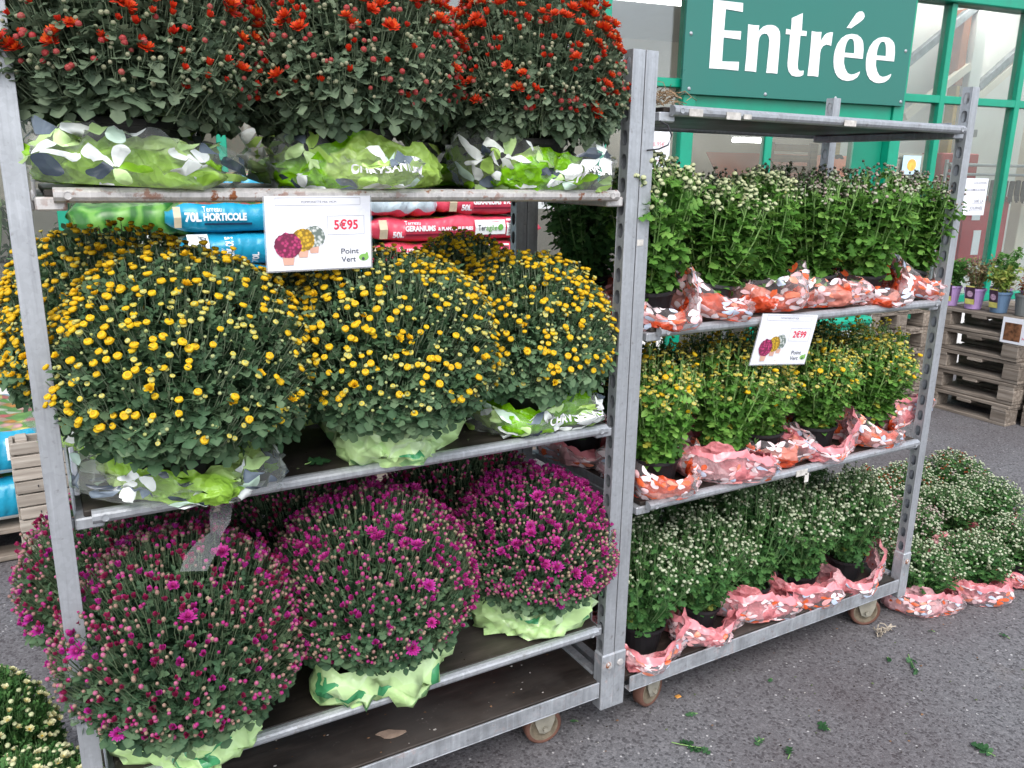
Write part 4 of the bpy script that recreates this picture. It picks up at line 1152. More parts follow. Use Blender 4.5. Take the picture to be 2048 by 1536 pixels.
class Plant: pass
NV = dict(n=0)
def plant(name, label, loc, proto, mix, rz=0.0, scale=1.0, sz=None, leaf=None, stem=None, group=None, wrap=None, pot=(.075, .10), n_ind=250, cat="chrysanthemum",
          density=1.0, seed=1, tilt=(0, 0), fs=1.0, face=None, stuff_all=True, lab_text=None):
    rnd = np.random.default_rng(seed)
    T = thing(name, label, cat, loc, group=group)
    T.rotation_euler = (tilt[0], tilt[1], rz)
    if pot:
        pr, phh = pot
        o = part("pot", MB().lathe([(pr * .78, .0), (pr * .97, phh * .9), (pr * 1.07, phh * .9), (pr * 1.07, phh), (pr * 1.0, phh), (pr * .98, phh * .86)], 22, cap=False), POTM, T, smooth=False)
        part("soil", MB().lathe([(0, phh * .9), (pr * .5, phh * .93), (pr * .985, phh * .86)], 14), SOIL, o)
    f = obj("foliage", proto['me'], T, kind="stuff")
    f.scale = (scale, scale, sz or scale)
    for i, m in enumerate((leaf, stem)):
        if m is not None:
            f.material_slots[i].link = 'OBJECT'; f.material_slots[i].material = m
    n = len(proto['T'])
    sc = np.array([scale, scale, sz or scale])
    TP = proto['T'] * sc; DP = proto['D']; el = proto['el']
    rot = np.array(T.rotation_euler.to_matrix())
    Wd = DP @ rot.T; Wp = TP @ rot.T + np.array(loc)
    toc = norm(CAM - Wp); facing = (Wd * toc).sum(1) + (norm(TP * np.array([1, 1, 0]) + 1e-6) @ rot.T * toc).sum(1) * .6
    keep = rnd.random(n) < density
    # choose kinds by elevation
    kinds = [k for k, _ in mix]
    W = np.stack([np.array([wf(e) for e in el]) for _, wf in mix], 1)
    # patchiness: neighbouring tips share a bias
    az = np.arctan2(TP[:, 1], TP[:, 0])
    bias = np.sin(az * 2 + rnd.uniform(0, 6.28)) * .5 + np.sin(az * 3 + el * 7 + rnd.uniform(0, 6.28)) * .5
    W = np.maximum(W, 0) + 1e-6
    W[:, 0] *= np.exp(bias * .8)
    W /= W.sum(1, keepdims=True)
    pick = (rnd.random(n)[:, None] > np.cumsum(W, 1)).sum(1).clip(0, len(kinds) - 1)
    big = np.array([FSIZE[k] if k else 0 for k in kinds])[pick]
    none = np.array([k is None for k in kinds])[pick]
    keep &= ~none
    order = np.argsort(-(facing + big * 14))
    indiv = [i for i in order if keep[i] and facing[i] > -.25][:n_ind]
    iset = set(indiv)
    for i in indiv:
        k = kinds[pick[i]]
        me = FL[k][int(rnd.integers(len(FL[k])))]
        o = bpy.data.objects.new(FNAME.get(k, "flower"), me)
        C.objects.link(o); o.parent = T
        s = FSIZE[k] * fs * rnd.uniform(.82, 1.2)
        M = frame_from(DP[i], rnd.uniform(0, 6.28)).to_4x4()
        o.matrix_local = Matrix.Translation(TP[i]) @ M @ Matrix.Scale(s, 4)
    rest = [i for i in range(n) if keep[i] and i not in iset]
    if rest:
        V = []; F = []; MI = []; mats = []; off = 0
        for i in rest:
            k = kinds[pick[i]]
            v, ff, mi, ms = farr(FL[k][int(rnd.integers(len(FL[k])))])
            rm = []
            for m in ms:
                if m not in mats: mats.append(m)
                rm.append(mats.index(m))
            s = FSIZE[k] * fs * rnd.uniform(.82, 1.2)
            R3 = np.array(frame_from(DP[i], rnd.uniform(0, 6.28)))
            V.append((v * s) @ R3.T + TP[i]); F.append(ff + off); MI.append(np.array(rm)[mi]); off += len(v)
        obj("flower_mass", np_mesh("flower_mass", np.concatenate(V), np.concatenate(F), mats, np.concatenate(MI)), T, kind="stuff")
    if wrap:
        sheets, S, kw = wrap
        w = None
        for nm_, me in sheets:
            o = obj(nm_, me, T)
            o.rotation_euler = (0, 0, kw.get('rz', 0.0) - rz)
            w = w or o
        if lab_text:
            tm = MB()
            for tx, u0, v0, hh, du in lab_text:
                Vt, Ft = text_geo(tx, .03)
                x = Vt[:, 0]; x = (x - x.min()) / (x.max() - x.min()); y = Vt[:, 1] / .7
                P = S(u0 + du * x, v0 + hh * y + .10 * np.sin(x * 2.2), .003)
                tm.add(P, Ft)
            part("wrapper_print", tm, WHITE_P, w)
    return T

# ---- prototypes
D_RED = [dome_proto(11, .235, .235, .145, .222, 1250, 6000, .026, lump=.03, ped=.04, gap=.07), dome_proto(12, .235, .235, .145, .222, 1250, 6000, .026, lump=.035, ped=.04, gap=.07)]
D_YEL = [dome_proto(21, .255, .245, .145, .215, 2100, 6800, .026, lump=.03, ped=.026, gap=.02), dome_proto(22, .255, .245, .145, .215, 2100, 6800, .026, lump=.03, ped=.026, gap=.02)]
D_MAG = [dome_proto(31, .25, .245, .14, .22, 2300, 5200, .0245, lump=.02, ped=.036, gap=.10), dome_proto(32, .25, .245, .14, .22, 2300, 5200, .0245, lump=.02, ped=.036, gap=.10)]
U_TOP = [upright_proto(41, .135, .315, nst=40), upright_proto(42, .135, .315, nst=38), upright_proto(43, .13, .315, nst=40, nleaf=850)]
U_MID = [upright_proto(51, .135, .29, nst=75, nb=6, leaf=.036, domed=.10, nleaf=1100, t0m=.55), upright_proto(52, .135, .29, nst=75, nb=6, leaf=.036, domed=.11, nleaf=1100, t0m=.5)]
U_BOT = [upright_proto(61, .165, .345, nst=110, nb=7, t0m=.66, leaf=.034, domed=.13, nleaf=1000), upright_proto(62, .165, .345, nst=110, nb=7, t0m=.66, leaf=.034, domed=.14, nleaf=1000)]

MIX_R = [('red_open', lambda e: .03 + .40 * e ** 1.5), ('red_half', lambda e: .08 + .36 * e), ('red_bud', lambda e: .20), ('grey_bud', lambda e: .42 * (1.25 - e)), (None, lambda e: .12 + .9 * max(0, .40 - e))]
MIX_Y = [('yel_btn', lambda e: .07 + .26 * e), ('yel_open', lambda e: .005 + .022 * e), ('yel_half', lambda e: .10 + .14 * e), ('yel_bud', lambda e: .17), (None, lambda e: .30 + 1.15 * max(0, .62 - e))]
MIX_YB = [('yel_btn', lambda e: .5), ('yel_open', lambda e: .08), ('yel_half', lambda e: .2), ('yel_bud', lambda e: .2), (None, lambda e: .3)]
MIX_M1 = [('mag_crim', lambda e: .06 + .30 * e), ('mag_half', lambda e: .02 + .10 * e), ('mag_open', lambda e: .003 + .006 * e), ('mag_bud', lambda e: .28), ('bei_bud', lambda e: .26), (None, lambda e: .14 + 1.5 * max(0, .66 - e))]
MIX_M2 = [('mag_half', lambda e: .04 + .18 * e), ('mag_dark', lambda e: .04 + .06 * e), ('mag_open', lambda e: .008 + .022 * e), ('mag_bud', lambda e: .32), ('bei_bud', lambda e: .24), (None, lambda e: .08 + 1.4 * max(0, .50 - e))]
MIX_M3 = [('mag_half', lambda e: .02 + .55 * e ** 2), ('mag_open', lambda e: .008 + .09 * e ** 2), ('mag_bud', lambda e: .34), ('bei_bud', lambda e: .22), (None, lambda e: 1.0 * max(0, .3 - e))]
MIX_C = [('crm_bud', lambda e: 1.0 * max(0, e - .42)), ('yel_bud', lambda e: .10 * max(0, e - .3)), (None, lambda e: .12 + .5 * max(0, .85 - e))]
MIX_P = [('pnk_bud', lambda e: .6 * max(0, e - .4)), ('wht_bud', lambda e: .14), (None, lambda e: .12 + .3 * max(0, .8 - e))]
MIX_S = [('yel_btn', lambda e: .05), ('yel_half', lambda e: .32), ('yel_bud', lambda e: .20), (None, lambda e: .04 + .35 * max(0, .55 - e))]
MIX_W = [('wht_bud', lambda e: .40), ('grey_bud', lambda e: .10), (None, lambda e: .42 + 1.2 * max(0, .65 - e))]
MIX_T = [('wht_bud', lambda e: .40), ('pnk_bud', lambda e: .12), ('rust_half', lambda e: .10), (None, lambda e: .42)]
MIX_L = [('pale_open', lambda e: .16), ('crm_bud', lambda e: .16), (None, lambda e: .85 + .6 * max(0, .6 - e))]

def mkwrap(seed, smat, fmat, inner, outer, rz=0.0, per=.9):
    """inner plain sheet and, round it, the printed clear film"""
    S = wrap_fn(seed, *inner); So = wrap_fn(seed + 500, *outer) if fmat is not None else S
    sh = [("wrapper", wrap_mesh(S, smat, per))]
    if fmat is not None: sh.append(("printed_film", wrap_mesh(So, fmat, per)))
    return (sh, So, dict(rz=rz))
_WB = {}
def wrap_for(kind, i):
    k = (kind, i)
    if k not in _WB:
        if kind == 'red': r = mkwrap(100 + i, S_RED, W_RED, (.085, .122, .052, .004, .018, .2, .004), (.094, .140, .074, .014, .020, .40, .0048), rz=1.3 * i)
        elif kind == 'pnk': r = mkwrap(120 + i, S_PNK, W_PNK, (.085, .126, .068, .008, .017, .35, .0038), (.096, .142, .072, .014, .018, .42, .0042))
        elif kind == 'lime': r = mkwrap(140 + i, (S_LIME, S_LIME2)[i % 2], W_LIME, (.11, .152, .062, .004, .026, .0, .006), (.125, .175, .082, .012, .030, .25, .008), per=1.0)
        else: r = mkwrap(160 + i, W_PALE, None, (.10, .165 if i == 2 else .148, .098 if i else .085, .016, .032, .20, .009, .118 if i == 2 else None), None, per=.8)
        _WB[k] = r
    return _WB[k]
CH = [("CHRYSANTHEMUM", .70, .28, .24, .20)]
G_R = "red chrysanthemums on the top shelf"; G_Y = "yellow chrysanthemums on the middle shelf"; G_M = "magenta chrysanthemums on the low shelf"
def big(name, label, x, y, z, pr, mix, wr, sc, sz, rz, seed, group, n_ind, leaf=LEAF_L, tilt=(0, 0), txt=None, stem=STEM_L, **kw):
    rj = random.Random(seed * 5 + 3); tilt = (rj.uniform(-.03, .06), rj.uniform(-.06, .06))
    return plant(name, label, (x, y, z), pr, mix, rz, sc, sz, leaf, stem, group, wr, (.088, .12), n_ind, seed=seed, tilt=tilt, lab_text=txt, **kw)
zt, zm, zl = 1.570, .977, .387
# front rows of the left trolley
big("red_chrysanthemum", "left of three big red chrysanthemums at the front of the rusty shelf", .215, .105, zt, D_RED[0], MIX_R, wrap_for('lime', 1), .98, 1.02, .3, 1, G_R, 230)
big("red_chrysanthemum", "middle big red chrysanthemum on the rusty top shelf above the white price card", .655, .11, zt, D_RED[1], MIX_R, wrap_for('lime', 2), .99, 1.04, 2.1, 2, G_R, 230, txt=[("CHRYSANTHEMUM", .69, .42, .22, .17)])
big("red_chrysanthemum", "big red chrysanthemum at the right end of the rusty top shelf beside the post", 1.105, .13, zt, D_RED[0], MIX_R, wrap_for('lime', 4), .93, 1.04, 4.0, 3, G_R, 230, txt=[("CHRYSANT", .76, .30, .22, .10)])
big("yellow_chrysanthemum", "largest yellow chrysanthemum hanging over the left front corner of the middle shelf", .258, .085, zm, D_YEL[0], MIX_Y, wrap_for('lime', 3), .99, 1.02, .5, 4, G_Y, 290, LEAF_Y)
big("yellow_chrysanthemum", "yellow chrysanthemum in pale green paper under the white price card", .715, .10, zm, D_YEL[1], MIX_Y, wrap_for('pale', 0), .97, .98, 1.9, 5, G_Y, 290, LEAF_Y)
big("yellow_chrysanthemum", "yellow chrysanthemum with bright green wrapper at the right end of the middle shelf", 1.125, .135, zm, D_YEL[0], MIX_Y, wrap_for('lime', 6), .86, .93, 3.6, 6, G_Y, 290, LEAF_Y, txt=[("CHRYSANTHE", .72, .30, .24, .16)])
big("magenta_chrysanthemum", "dull magenta chrysanthemum at the left front of the low shelf beside the post", .225, .07, zl, D_MAG[0], MIX_M1, wrap_for('pale', 1), .97, 1.0, .2, 7, G_M, 290, LEAF_M, stem=STEM_M)
big("magenta_chrysanthemum", "middle magenta chrysanthemum in a torn pale green wrapper on the low shelf", .675, .10, zl, D_MAG[1], MIX_M2, wrap_for('pale', 2), .98, 1.0, 1.6, 8, G_M, 290, LEAF_M, stem=STEM_M)
big("magenta_chrysanthemum", "brightest magenta chrysanthemum at the right front of the low shelf", 1.135, .135, zl, D_MAG[0], MIX_M3, wrap_for('pale', 3), .90, .91, 2.9, 9, G_M, 290, LEAF_M, stem=STEM_M)
# back rows of the left trolley
big("red_chrysanthemum", "red back row chrysanthemum behind the left red one on the top shelf", .26, .45, zt, D_RED[1], MIX_R, wrap_for('lime', 0), .70, .86, 1.0, 11, G_R, 40)
big("red_chrysanthemum", "red chrysanthemum in the back row behind the gap between left and middle red ones", .70, .45, zt, D_RED[0], MIX_R, wrap_for('lime', 5), .70, .86, 2.0, 12, G_R, 40)
big("red_chrysanthemum", "red back row chrysanthemum behind the right hand red one on the top shelf", 1.10, .45, zt, D_RED[1], MIX_R, wrap_for('lime', 0), .70, .86, 3.0, 13, G_R, 40)
big("yellow_chrysanthemum", "yellow chrysanthemum in the back row left, rising behind the left hand post", .185, .44, zm, D_YEL[1], MIX_YB, wrap_for('lime', 5), .96, 1.06, 4.0, 14, G_Y, 200, LEAF_Y)
big("yellow_chrysanthemum", "shaded yellow chrysanthemum in the back row behind the white price card", .66, .46, zm, D_YEL[0], MIX_YB, wrap_for('lime', 0), .80, .86, 5.0, 15, G_Y, 120, LEAF_Y)
big("yellow_chrysanthemum", "yellow chrysanthemum in the back row in front of the red soil bags", 1.07, .44, zm, D_YEL[1], MIX_YB, wrap_for('lime', 5), .80, .985, 5.6, 16, G_Y, 200, LEAF_Y)
big("magenta_chrysanthemum", "magenta chrysanthemum in the back row left, bulging out behind the left hand post", .15, .44, zl, D_MAG[1], MIX_M1, wrap_for('pale', 0), 1.0, .96, 3.0, 17, G_M, 200, LEAF_M, stem=STEM_M)
big("magenta_chrysanthemum", "shaded magenta chrysanthemum in the back row behind the hanging clear strip", .62, .45, zl, D_MAG[0], MIX_M1, wrap_for('pale', 0), .92, 1.0, 4.0, 18, G_M, 120, LEAF_M, stem=STEM_M)
big("magenta_chrysanthemum", "shaded magenta chrysanthemum in the back row behind the brightest magenta one", 1.06, .44, zl, D_MAG[1], MIX_M1, wrap_for('pale', 0), .88, 1.06, 5.0, 19, G_M, 160, LEAF_M, stem=STEM_M)

# right trolley
G_T = "budding chrysanthemums on the upper shelf of the right trolley"; G_S = "small yellow chrysanthemums on the right trolley"; G_B = "white budded chrysanthemums on the base of the right trolley"; G_G = "chrysanthemums standing on the asphalt"
def small(name, label, x, y, z, pr, mix, wr, sc, sz, rz, seed, group, n_ind, leaf=LEAF_R, tilt=(0, 0), **kw):
    rj = random.Random(seed * 7 + 1); sz = sz * rj.uniform(.94, 1.06); tilt = (tilt[0] + rj.uniform(-.05, .05), tilt[1] + rj.uniform(-.06, .06)); sc = sc * rj.uniform(.96, 1.06)
    return plant(name, label, (x, y, z), pr, mix, rz, sc, sz, leaf, STEM_W if leaf is LEAF_W else None, group, wr, (.068, .092), n_ind, seed=seed, tilt=tilt, **kw)
zt, zm, zb = 1.221, .729, .172
pos = ["cream budded chrysanthemum at the left front, against the double posts", "cream budded chrysanthemum second from the double posts", "cream budded chrysanthemum with biggest pale buds, third from the posts",
       "pinkish budded chrysanthemum left of the right hand end", "pinkish budded chrysanthemum with a tall dark top near the right post", "leafy chrysanthemum leaning out over the right post"]
for i, (x, y, mix, sz, tl) in enumerate([(1.50, .12, MIX_C, 1.06, -.05), (1.69, .10, MIX_C, .98, 0), (1.925, .11, MIX_C, 1.0, .05), (2.165, .12, MIX_P, .98, 0), (2.385, .11, MIX_P, 1.02, .05), (2.60, .12, MIX_P, 1.06, .16)]):
    small("budding_chrysanthemum", pos[i] + ", upper planted shelf", x, y, zt, U_TOP[i % 3], mix, wrap_for('red', i % 4), .98, sz, i * 1.3, 100 + i, G_T, 110, tilt=(.10, tl))
pos2 = ["dark leafy chrysanthemum in the back row seen left of the double posts", "cream budded chrysanthemum in the back row behind the second pot", "pinkish budded chrysanthemum in the back row behind the third pot", "dark topped chrysanthemum in the back row near the far post", "dark topped chrysanthemum in the back row at the right end"]
for i, x in enumerate((1.50, 1.76, 2.03, 2.30, 2.56)):
    small("budding_chrysanthemum", pos2[i] + ", upper planted shelf", x, .41, zt, U_TOP[(i + 1) % 3], MIX_P if i else MIX_W, wrap_for('red', i % 4), .98, 1.02 + .03 * (i > 2), i * 2.1, 120 + i, G_T, 25, leaf=LEAF_W, tilt=(0, -.12 if i == 0 else 0))
pos = ["small yellow chrysanthemum at the left front beside the double posts", "fullest small yellow chrysanthemum, second from the double posts", "small leafy yellow chrysanthemum under the white price card", "small yellow chrysanthemum right of the white price card", "small yellow chrysanthemum in front of the right post", "small yellow chrysanthemum pushed out past the right post"]
for i, (x, y, sz, tl, sc) in enumerate([(1.545, .10, 1.02, -.03, .95), (1.78, .08, 1.04, .02, 1.08), (2.01, .13, .92, 0, .9), (2.235, .11, 1.0, .05, 1.0), (2.475, .11, 1.02, .12, 1.08), (2.70, .16, 1.10, .44, 1.2)]):
    small("yellow_bud_chrysanthemum", pos[i] + ", second planted shelf", x, y, zm, U_MID[i % 2], MIX_S, wrap_for('pnk' if i % 2 else 'red', (i + 1) % 4), sc, sz, i * 1.7, 140 + i, G_S, 150, leaf=LEAF_R, tilt=(.06, tl), fs=1.15)
pos2 = ["back row yellow chrysanthemum seen left of the double posts", "shaded back row yellow chrysanthemum behind the fullest one", "shaded back row yellow chrysanthemum left of the white price card", "back row yellow chrysanthemum right of the white price card", "back row yellow chrysanthemum by the far right post"]
for i, x in enumerate((1.50, 1.77, 2.04, 2.31, 2.56)):
    small("yellow_bud_chrysanthemum", pos2[i] + ", second planted shelf", x, .41, zm, U_MID[(i + 1) % 2], MIX_S, wrap_for('pnk', i % 4), 1.02, 1.02, i * 2.3, 160 + i, G_S, 40, leaf=LEAF_W, fs=1.1)
pos = ["white budded chrysanthemum at the left front beside the double posts", "white budded chrysanthemum second from the double posts", "white budded chrysanthemum in the middle of the front row", "white budded chrysanthemum above the right hand wheel", "white budded chrysanthemum at the right front corner"]
for i, (x, y, sz, tl) in enumerate([(1.555, .13, 1.0, -.02), (1.785, .13, .98, 0), (2.02, .13, 1.05, .03), (2.27, .13, 1.0, .05), (2.53, .14, .98, .1)]):
    small("white_bud_chrysanthemum", pos[i] + " of the trolley base", x, y, zb, U_BOT[i % 2], MIX_W, wrap_for('pnk', i % 4), .95, sz, i * 1.1, 180 + i, G_B, 140, leaf=LEAF_W, tilt=(.08, tl))
pos2 = ["back row white budded chrysanthemum behind the double posts", "shaded back row white budded chrysanthemum left of centre", "shaded back row white budded chrysanthemum in the centre", "back row white budded chrysanthemum right of centre", "back row white budded chrysanthemum at the far right post"]
for i, x in enumerate((1.52, 1.78, 2.04, 2.30, 2.54)):
    small("white_bud_chrysanthemum", pos2[i] + " of the trolley base", x, .41, zb, U_BOT[(i + 1) % 2], MIX_W, wrap_for('pnk', i % 4), .95, 1.04, i * 2.9, 200 + i, G_B, 40, leaf=LEAF_W)
gp = [(2.87, .06, MIX_W, "white budded chrysanthemum on the asphalt nearest the trolley wheel", .80), (3.15, .02, MIX_W, "second chrysanthemum on the asphalt, white budded in a pink wrapper, from the wheel", .80), (3.46, .03, MIX_W, "chrysanthemum on the asphalt at the right picture edge in a pink wrapper", .82),
      (2.92, .36, MIX_T, "chrysanthemum with rusty buds on the asphalt just behind the right post", .84), (3.20, .34, MIX_P, "pinkish budded chrysanthemum in the middle row on the asphalt", .82), (3.50, .34, MIX_W, "white budded chrysanthemum in the middle row on the asphalt at the right", .82), (3.80, .34, MIX_W, "white budded chrysanthemum on the asphalt at the far right of the middle row", .82),
      (3.05, .66, MIX_T, "orange flowering chrysanthemum at the back left of the group on the asphalt", .80), (3.36, .66, MIX_T, "rust coloured chrysanthemum at the back centre of the group on the asphalt", .84), (3.68, .66, MIX_T, "rust coloured chrysanthemum at the back right of the group on the asphalt", .82), (3.98, .62, MIX_T, "rust coloured chrysanthemum at the far back right of the group on the asphalt", .8)]
for i, (x, y, mix, lb, sz) in enumerate(gp):
    small("ground_chrysanthemum", lb, x, y, 0.0, U_BOT[i % 2], mix, wrap_for('pnk', (i + 2) % 4), .93, sz * .74, i * 1.9, 220 + i, G_G, 90 if i < 7 else 60, leaf=LEAF_W, fs=.95)
for i, (x, y, lb) in enumerate([(-.20, .46, "pale lemon chrysanthemum on the ground, upper of two at the left picture edge"), (-.10, .16, "pale lemon chrysanthemum on the ground, lower of two in the bottom left corner")]):
    small("lemon_chrysanthemum", lb, x, y, 0.0, D_YEL[i], MIX_L, wrap_for('pnk', 1), .66, .97 if i == 0 else .75, i * 2.0, 240 + i, "pale lemon chrysanthemums at the left", 160, leaf=LEAF_W, fs=.85)

# ------------------------------------------------------------------ soil bags on pallets behind the trolleys
def plastic(name, col, rough=.28, var=.06):
    t = NT(name)
    co = t.co()
    n1 = t.noise(9.0, 4.0, co)
    n2 = t.n("TexWave"); n2.inputs['Scale'].default_value = 7.0; n2.inputs['Distortion'].default_value = 9.0; n2.inputs['Detail'].default_value = 3.0
    t.l(co, n2.inputs['Vector'])
    h = t.math('ADD', n1, t.math('MULTIPLY', n2.outputs['Fac'], .35))
    c = t.mix(t.mr(n1, .3, .7, 0, 1), tuple(x * (1 - var) for x in col), tuple(min(.85, x * (1 + var)) for x in col))
    t.bsdf(c, rough, 0, .5, normal=t.bump(h, .5, .012))
    return t.m
BLUE_B = plastic("blue bag film", (.015, .29, .46)); RED_B2 = plastic("raspberry bag film", (.66, .072, .12)); PALEB = plastic("pale bag underside", (.46, .55, .60)); GRN_B = plastic("green bag film", (.10, .26, .05)); WHT_B = plastic("white bag film", (.62, .66, .60))
def flower_print():
    t = NT("flower photo print")
    v = t.n("TexVoronoi"); v.inputs['Scale'].default_value = 22.0; t.l(t.co(), v.inputs['Vector'])
    s = t.n("SeparateColor"); t.l(v.outputs['Color'], s.inputs[0])
    c = t.ramp(s.outputs[0], [(0, (.10, .26, .05)), (.25, (.60, .07, .13)), (.42, (.68, .34, .36)), (.55, (.16, .34, .07)), (.7, (.62, .52, .14)), (.82, (.58, .58, .50)), (.9, (.60, .20, .03))], True)
    c = t.mix(t.mr(v.outputs['Distance'], 0, .6, 0, .6), c, (.05, .13, .03))
    t.bsdf(c, .3, 0, .5)
    return t.m
FPRINT = flower_print()
def leaf_print():
    t = NT("leaf photo print")
    w = t.n("TexWave"); w.inputs['Scale'].default_value = 3.0; w.inputs['Distortion'].default_value = 14.0; w.inputs['Detail'].default_value = 4.0; t.l(t.co(), w.inputs['Vector'])
    c = t.ramp(w.outputs['Fac'], [(.2, (.03, .13, .02)), (.6, (.075, .24, .035)), (.9, (.14, .33, .06))])
    t.bsdf(c, .3, 0, .5); return t.m
LPRINT = leaf_print()
LABEL = flat("white bag label", (.72, .75, .74), .35, 0, .4, .03)
TAN = flat("tan stamp print", (.55, .47, .33), .5)
TXT_G = flat("green print", (.12, .34, .05), .5); TXT_D = flat("dark grey print", (.06, .07, .08), .5)
def bag_mesh(L, D, H, seed, mats, top_mi=0, bot_mi=0):
    """filled plastic sack lying flat: long axis x, front at y=0; pinched ends"""
    rng = np.random.default_rng(seed)
    nx, nr = 28, 20
    ph = rng.uniform(0, 6.28, 10); k1 = rng.uniform(2, 16, 10); k2 = rng.integers(1, 5, 10)
    V = []; 
    for i in range(nx):
        t = -1 + 2 * i / (nx - 1)
        sh = max(.12, (1 - abs(t) ** 7)) ** .5
        sd = max(.5, (1 - abs(t) ** 9)) ** .35
        for j in range(nr):
            a = 2 * np.pi * j / nr
            c, s = np.cos(a), np.sin(a)
            ex = .42
            y = D / 2 + D / 2 * sd * np.sign(c) * abs(c) ** ex
            z = H / 2 + H / 2 * sh * np.sign(s) * abs(s) ** .6
            b = sum(np.sin(k1[q] * t + k2[q] * a + ph[q]) for q in range(10)) * .0022
            V.append((t * L / 2 + L / 2 + (.01 * np.sin(3 * a + ph[0]) if abs(t) > .9 else 0), y + b * c, z + b * 1.3))
    F = []; MI = []
    for i in range(nx - 1):
        for j in range(nr):
            k = (j + 1) % nr
            F.append((i * nr + j, (i + 1) * nr + j, (i + 1) * nr + k, i * nr + k)); am = 2 * np.pi * (j + .5) / nr
            MI.append(top_mi if .25 * np.pi < am < .75 * np.pi else (bot_mi if 1.15 * np.pi < am < 1.85 * np.pi and bot_mi else 0))
    me = bpy.data.meshes.new("bag_body")
    F2 = F + [tuple(range(nr)), tuple((nx - 1) * nr + j for j in range(nr))[::-1]]
    me.from_pydata(V, [], F2)
    for m in mats: me.materials.append(m)
    me.polygons.foreach_set("material_index", MI + [0, 0]); me.polygons.foreach_set("use_smooth", [True] * len(F2))
    me.update(); return me
def front_y(z, H, D): 
    s = np.clip((z - H / 2) / (H / 2), -1, 1); a = np.arcsin(np.sign(s) * abs(s) ** (1 / .6)); return D / 2 - D / 2 * np.cos(a) ** .42
def bag(name, label, loc, L, D, H, seed, mats, group, top=0, bot=0, deco=None, rz=0.0, rot=None, cat="soil bag"):
    T = thing(name, label, cat, loc, rz, group, rot)
    b = obj("bag_body", bag_mesh(L, D, H, seed, mats, top, bot), T)
    if deco:
        fn = lambda x, y, z: (x, float(front_y(z, H, D)) - .006 + y, z)
        for nm, mat, fill in deco:
            mb = MB(); fill(mb, fn, H); part(nm, mb, mat, T)
    return T
def rect(mb, fn, x0, x1, z0, z1, y=0.0, n=6):
    v = []; f = []
    for i in range(n + 1):
        for j in (0, 1, 2): v.append(fn(x0 + (x1 - x0) * i / n, y, z0 + (z1 - z0) * j / 2))
    for i in range(n):
        for j in (0, 1): f.append((i * 3 + j, (i + 1) * 3 + j, (i + 1) * 3 + j + 1, i * 3 + j + 1))
    return mb.add(v, f)
def brand(mb, fn, x, z, h, which):
    """wordmark Teragile in two colours plus a leaf"""
    if which == 0: text_mb(mb, "Ter", x, z, h, h * 1.55, .015, y=-.002, fn=fn)
    else:
        text_mb(mb, "agile", x + h * 1.62, z, h, h * 2.25, .01, y=-.002, fn=fn)
        P = []
        for k in range(14):
            a = 2 * math.pi * k / 14; r = h * .5 * (1 + .35 * max(0, math.cos(a - .8)))
            P.append(fn(x + h * 4.5 + r * math.cos(a), -.002, z + h * .45 + r * math.sin(a)))
        mb.add(P, [tuple(range(14))])
def deco_red(off):
    def white(mb, fn, H): text_mb(mb, "50L", off + .125, H * .22, H * .21, .06, .05, y=-.001, fn=fn)
    def ter(mb, fn, H): text_mb(mb, "Terreau", off + .19, H * .68, H * .14, .085, .005, y=-.001, fn=fn)
    def ger(mb, fn, H): text_mb(mb, "GERANIUMS", off + .192, H * .45, H * .185, .165, .05, y=-.001, fn=fn)
    def pla(mb, fn, H): text_mb(mb, "& PLANTES FLEURIES", off + .37, H * .46, H * .12, .20, .05, y=-.001, fn=fn)
    def strip(mb, fn, H): rect(mb, fn, off + .195, off + .575, H * .27, H * .345, -.0005)
    def lab(mb, fn, H): rect(mb, fn, off + .585, off + .765, H * .26, H * .82, -.0005)
    def bar(mb, fn, H):
        for k in range(9): rect(mb, fn, off + .782, off + .818, H * (.24 + .062 * k), H * (.27 + .062 * k), -.0018, 1)
    def barl(mb, fn, H): rect(mb, fn, off + .775, off + .825, H * .2, H * .85, -.0005, 2)
    def tan(mb, fn, H): rect(mb, fn, off + .058, off + .10, H * .18, H * .86, -.0005, 2)
    return [("lettering", WHITE_P, white), ("lettering", WHITE_P, ter), ("lettering", WHITE_P, ger), ("lettering", WHITE_P, pla), ("small_print", flat("dark red strip", (.20, .01, .03), .5), strip), ("brand_label", LABEL, lab), ("brand_text", TXT_D, lambda mb, fn, H: brand(mb, fn, off + .60, H * .42, H * .22, 0)),
            ("brand_text", TXT_G, lambda mb, fn, H: brand(mb, fn, off + .60, H * .42, H * .22, 1)), ("barcode_label", LABEL, barl), ("barcode", BLACK_P, bar), ("stamp", TAN, tan)]
def deco_blue(off=0.0):
    def white(mb, fn, H): text_mb(mb, "70L", off + .06, H * .42, H * .25, .07, .05, y=-.001, fn=fn)
    def ter(mb, fn, H): text_mb(mb, "Terreau", off + .137, H * .70, H * .16, .08, .005, y=-.001, fn=fn)
    def hor(mb, fn, H): text_mb(mb, "HORTICOLE", off + .138, H * .44, H * .21, .185, .05, y=-.001, fn=fn)
    def strip(mb, fn, H): rect(mb, fn, off + .14, off + .345, H * .29, H * .36, -.0005)
    def tan(mb, fn, H): rect(mb, fn, off + .016, off + .046, H * .22, H * .85, -.0005, 2)
    return [("lettering", WHITE_P, white), ("lettering", WHITE_P, ter), ("lettering", WHITE_P, hor), ("small_print", flat("navy strip", (.01, .04, .09), .5), strip), ("stamp", TAN, tan)]
G_RB = "raspberry potting soil bags"; G_BB = "blue potting soil bags"
BY = 2.2
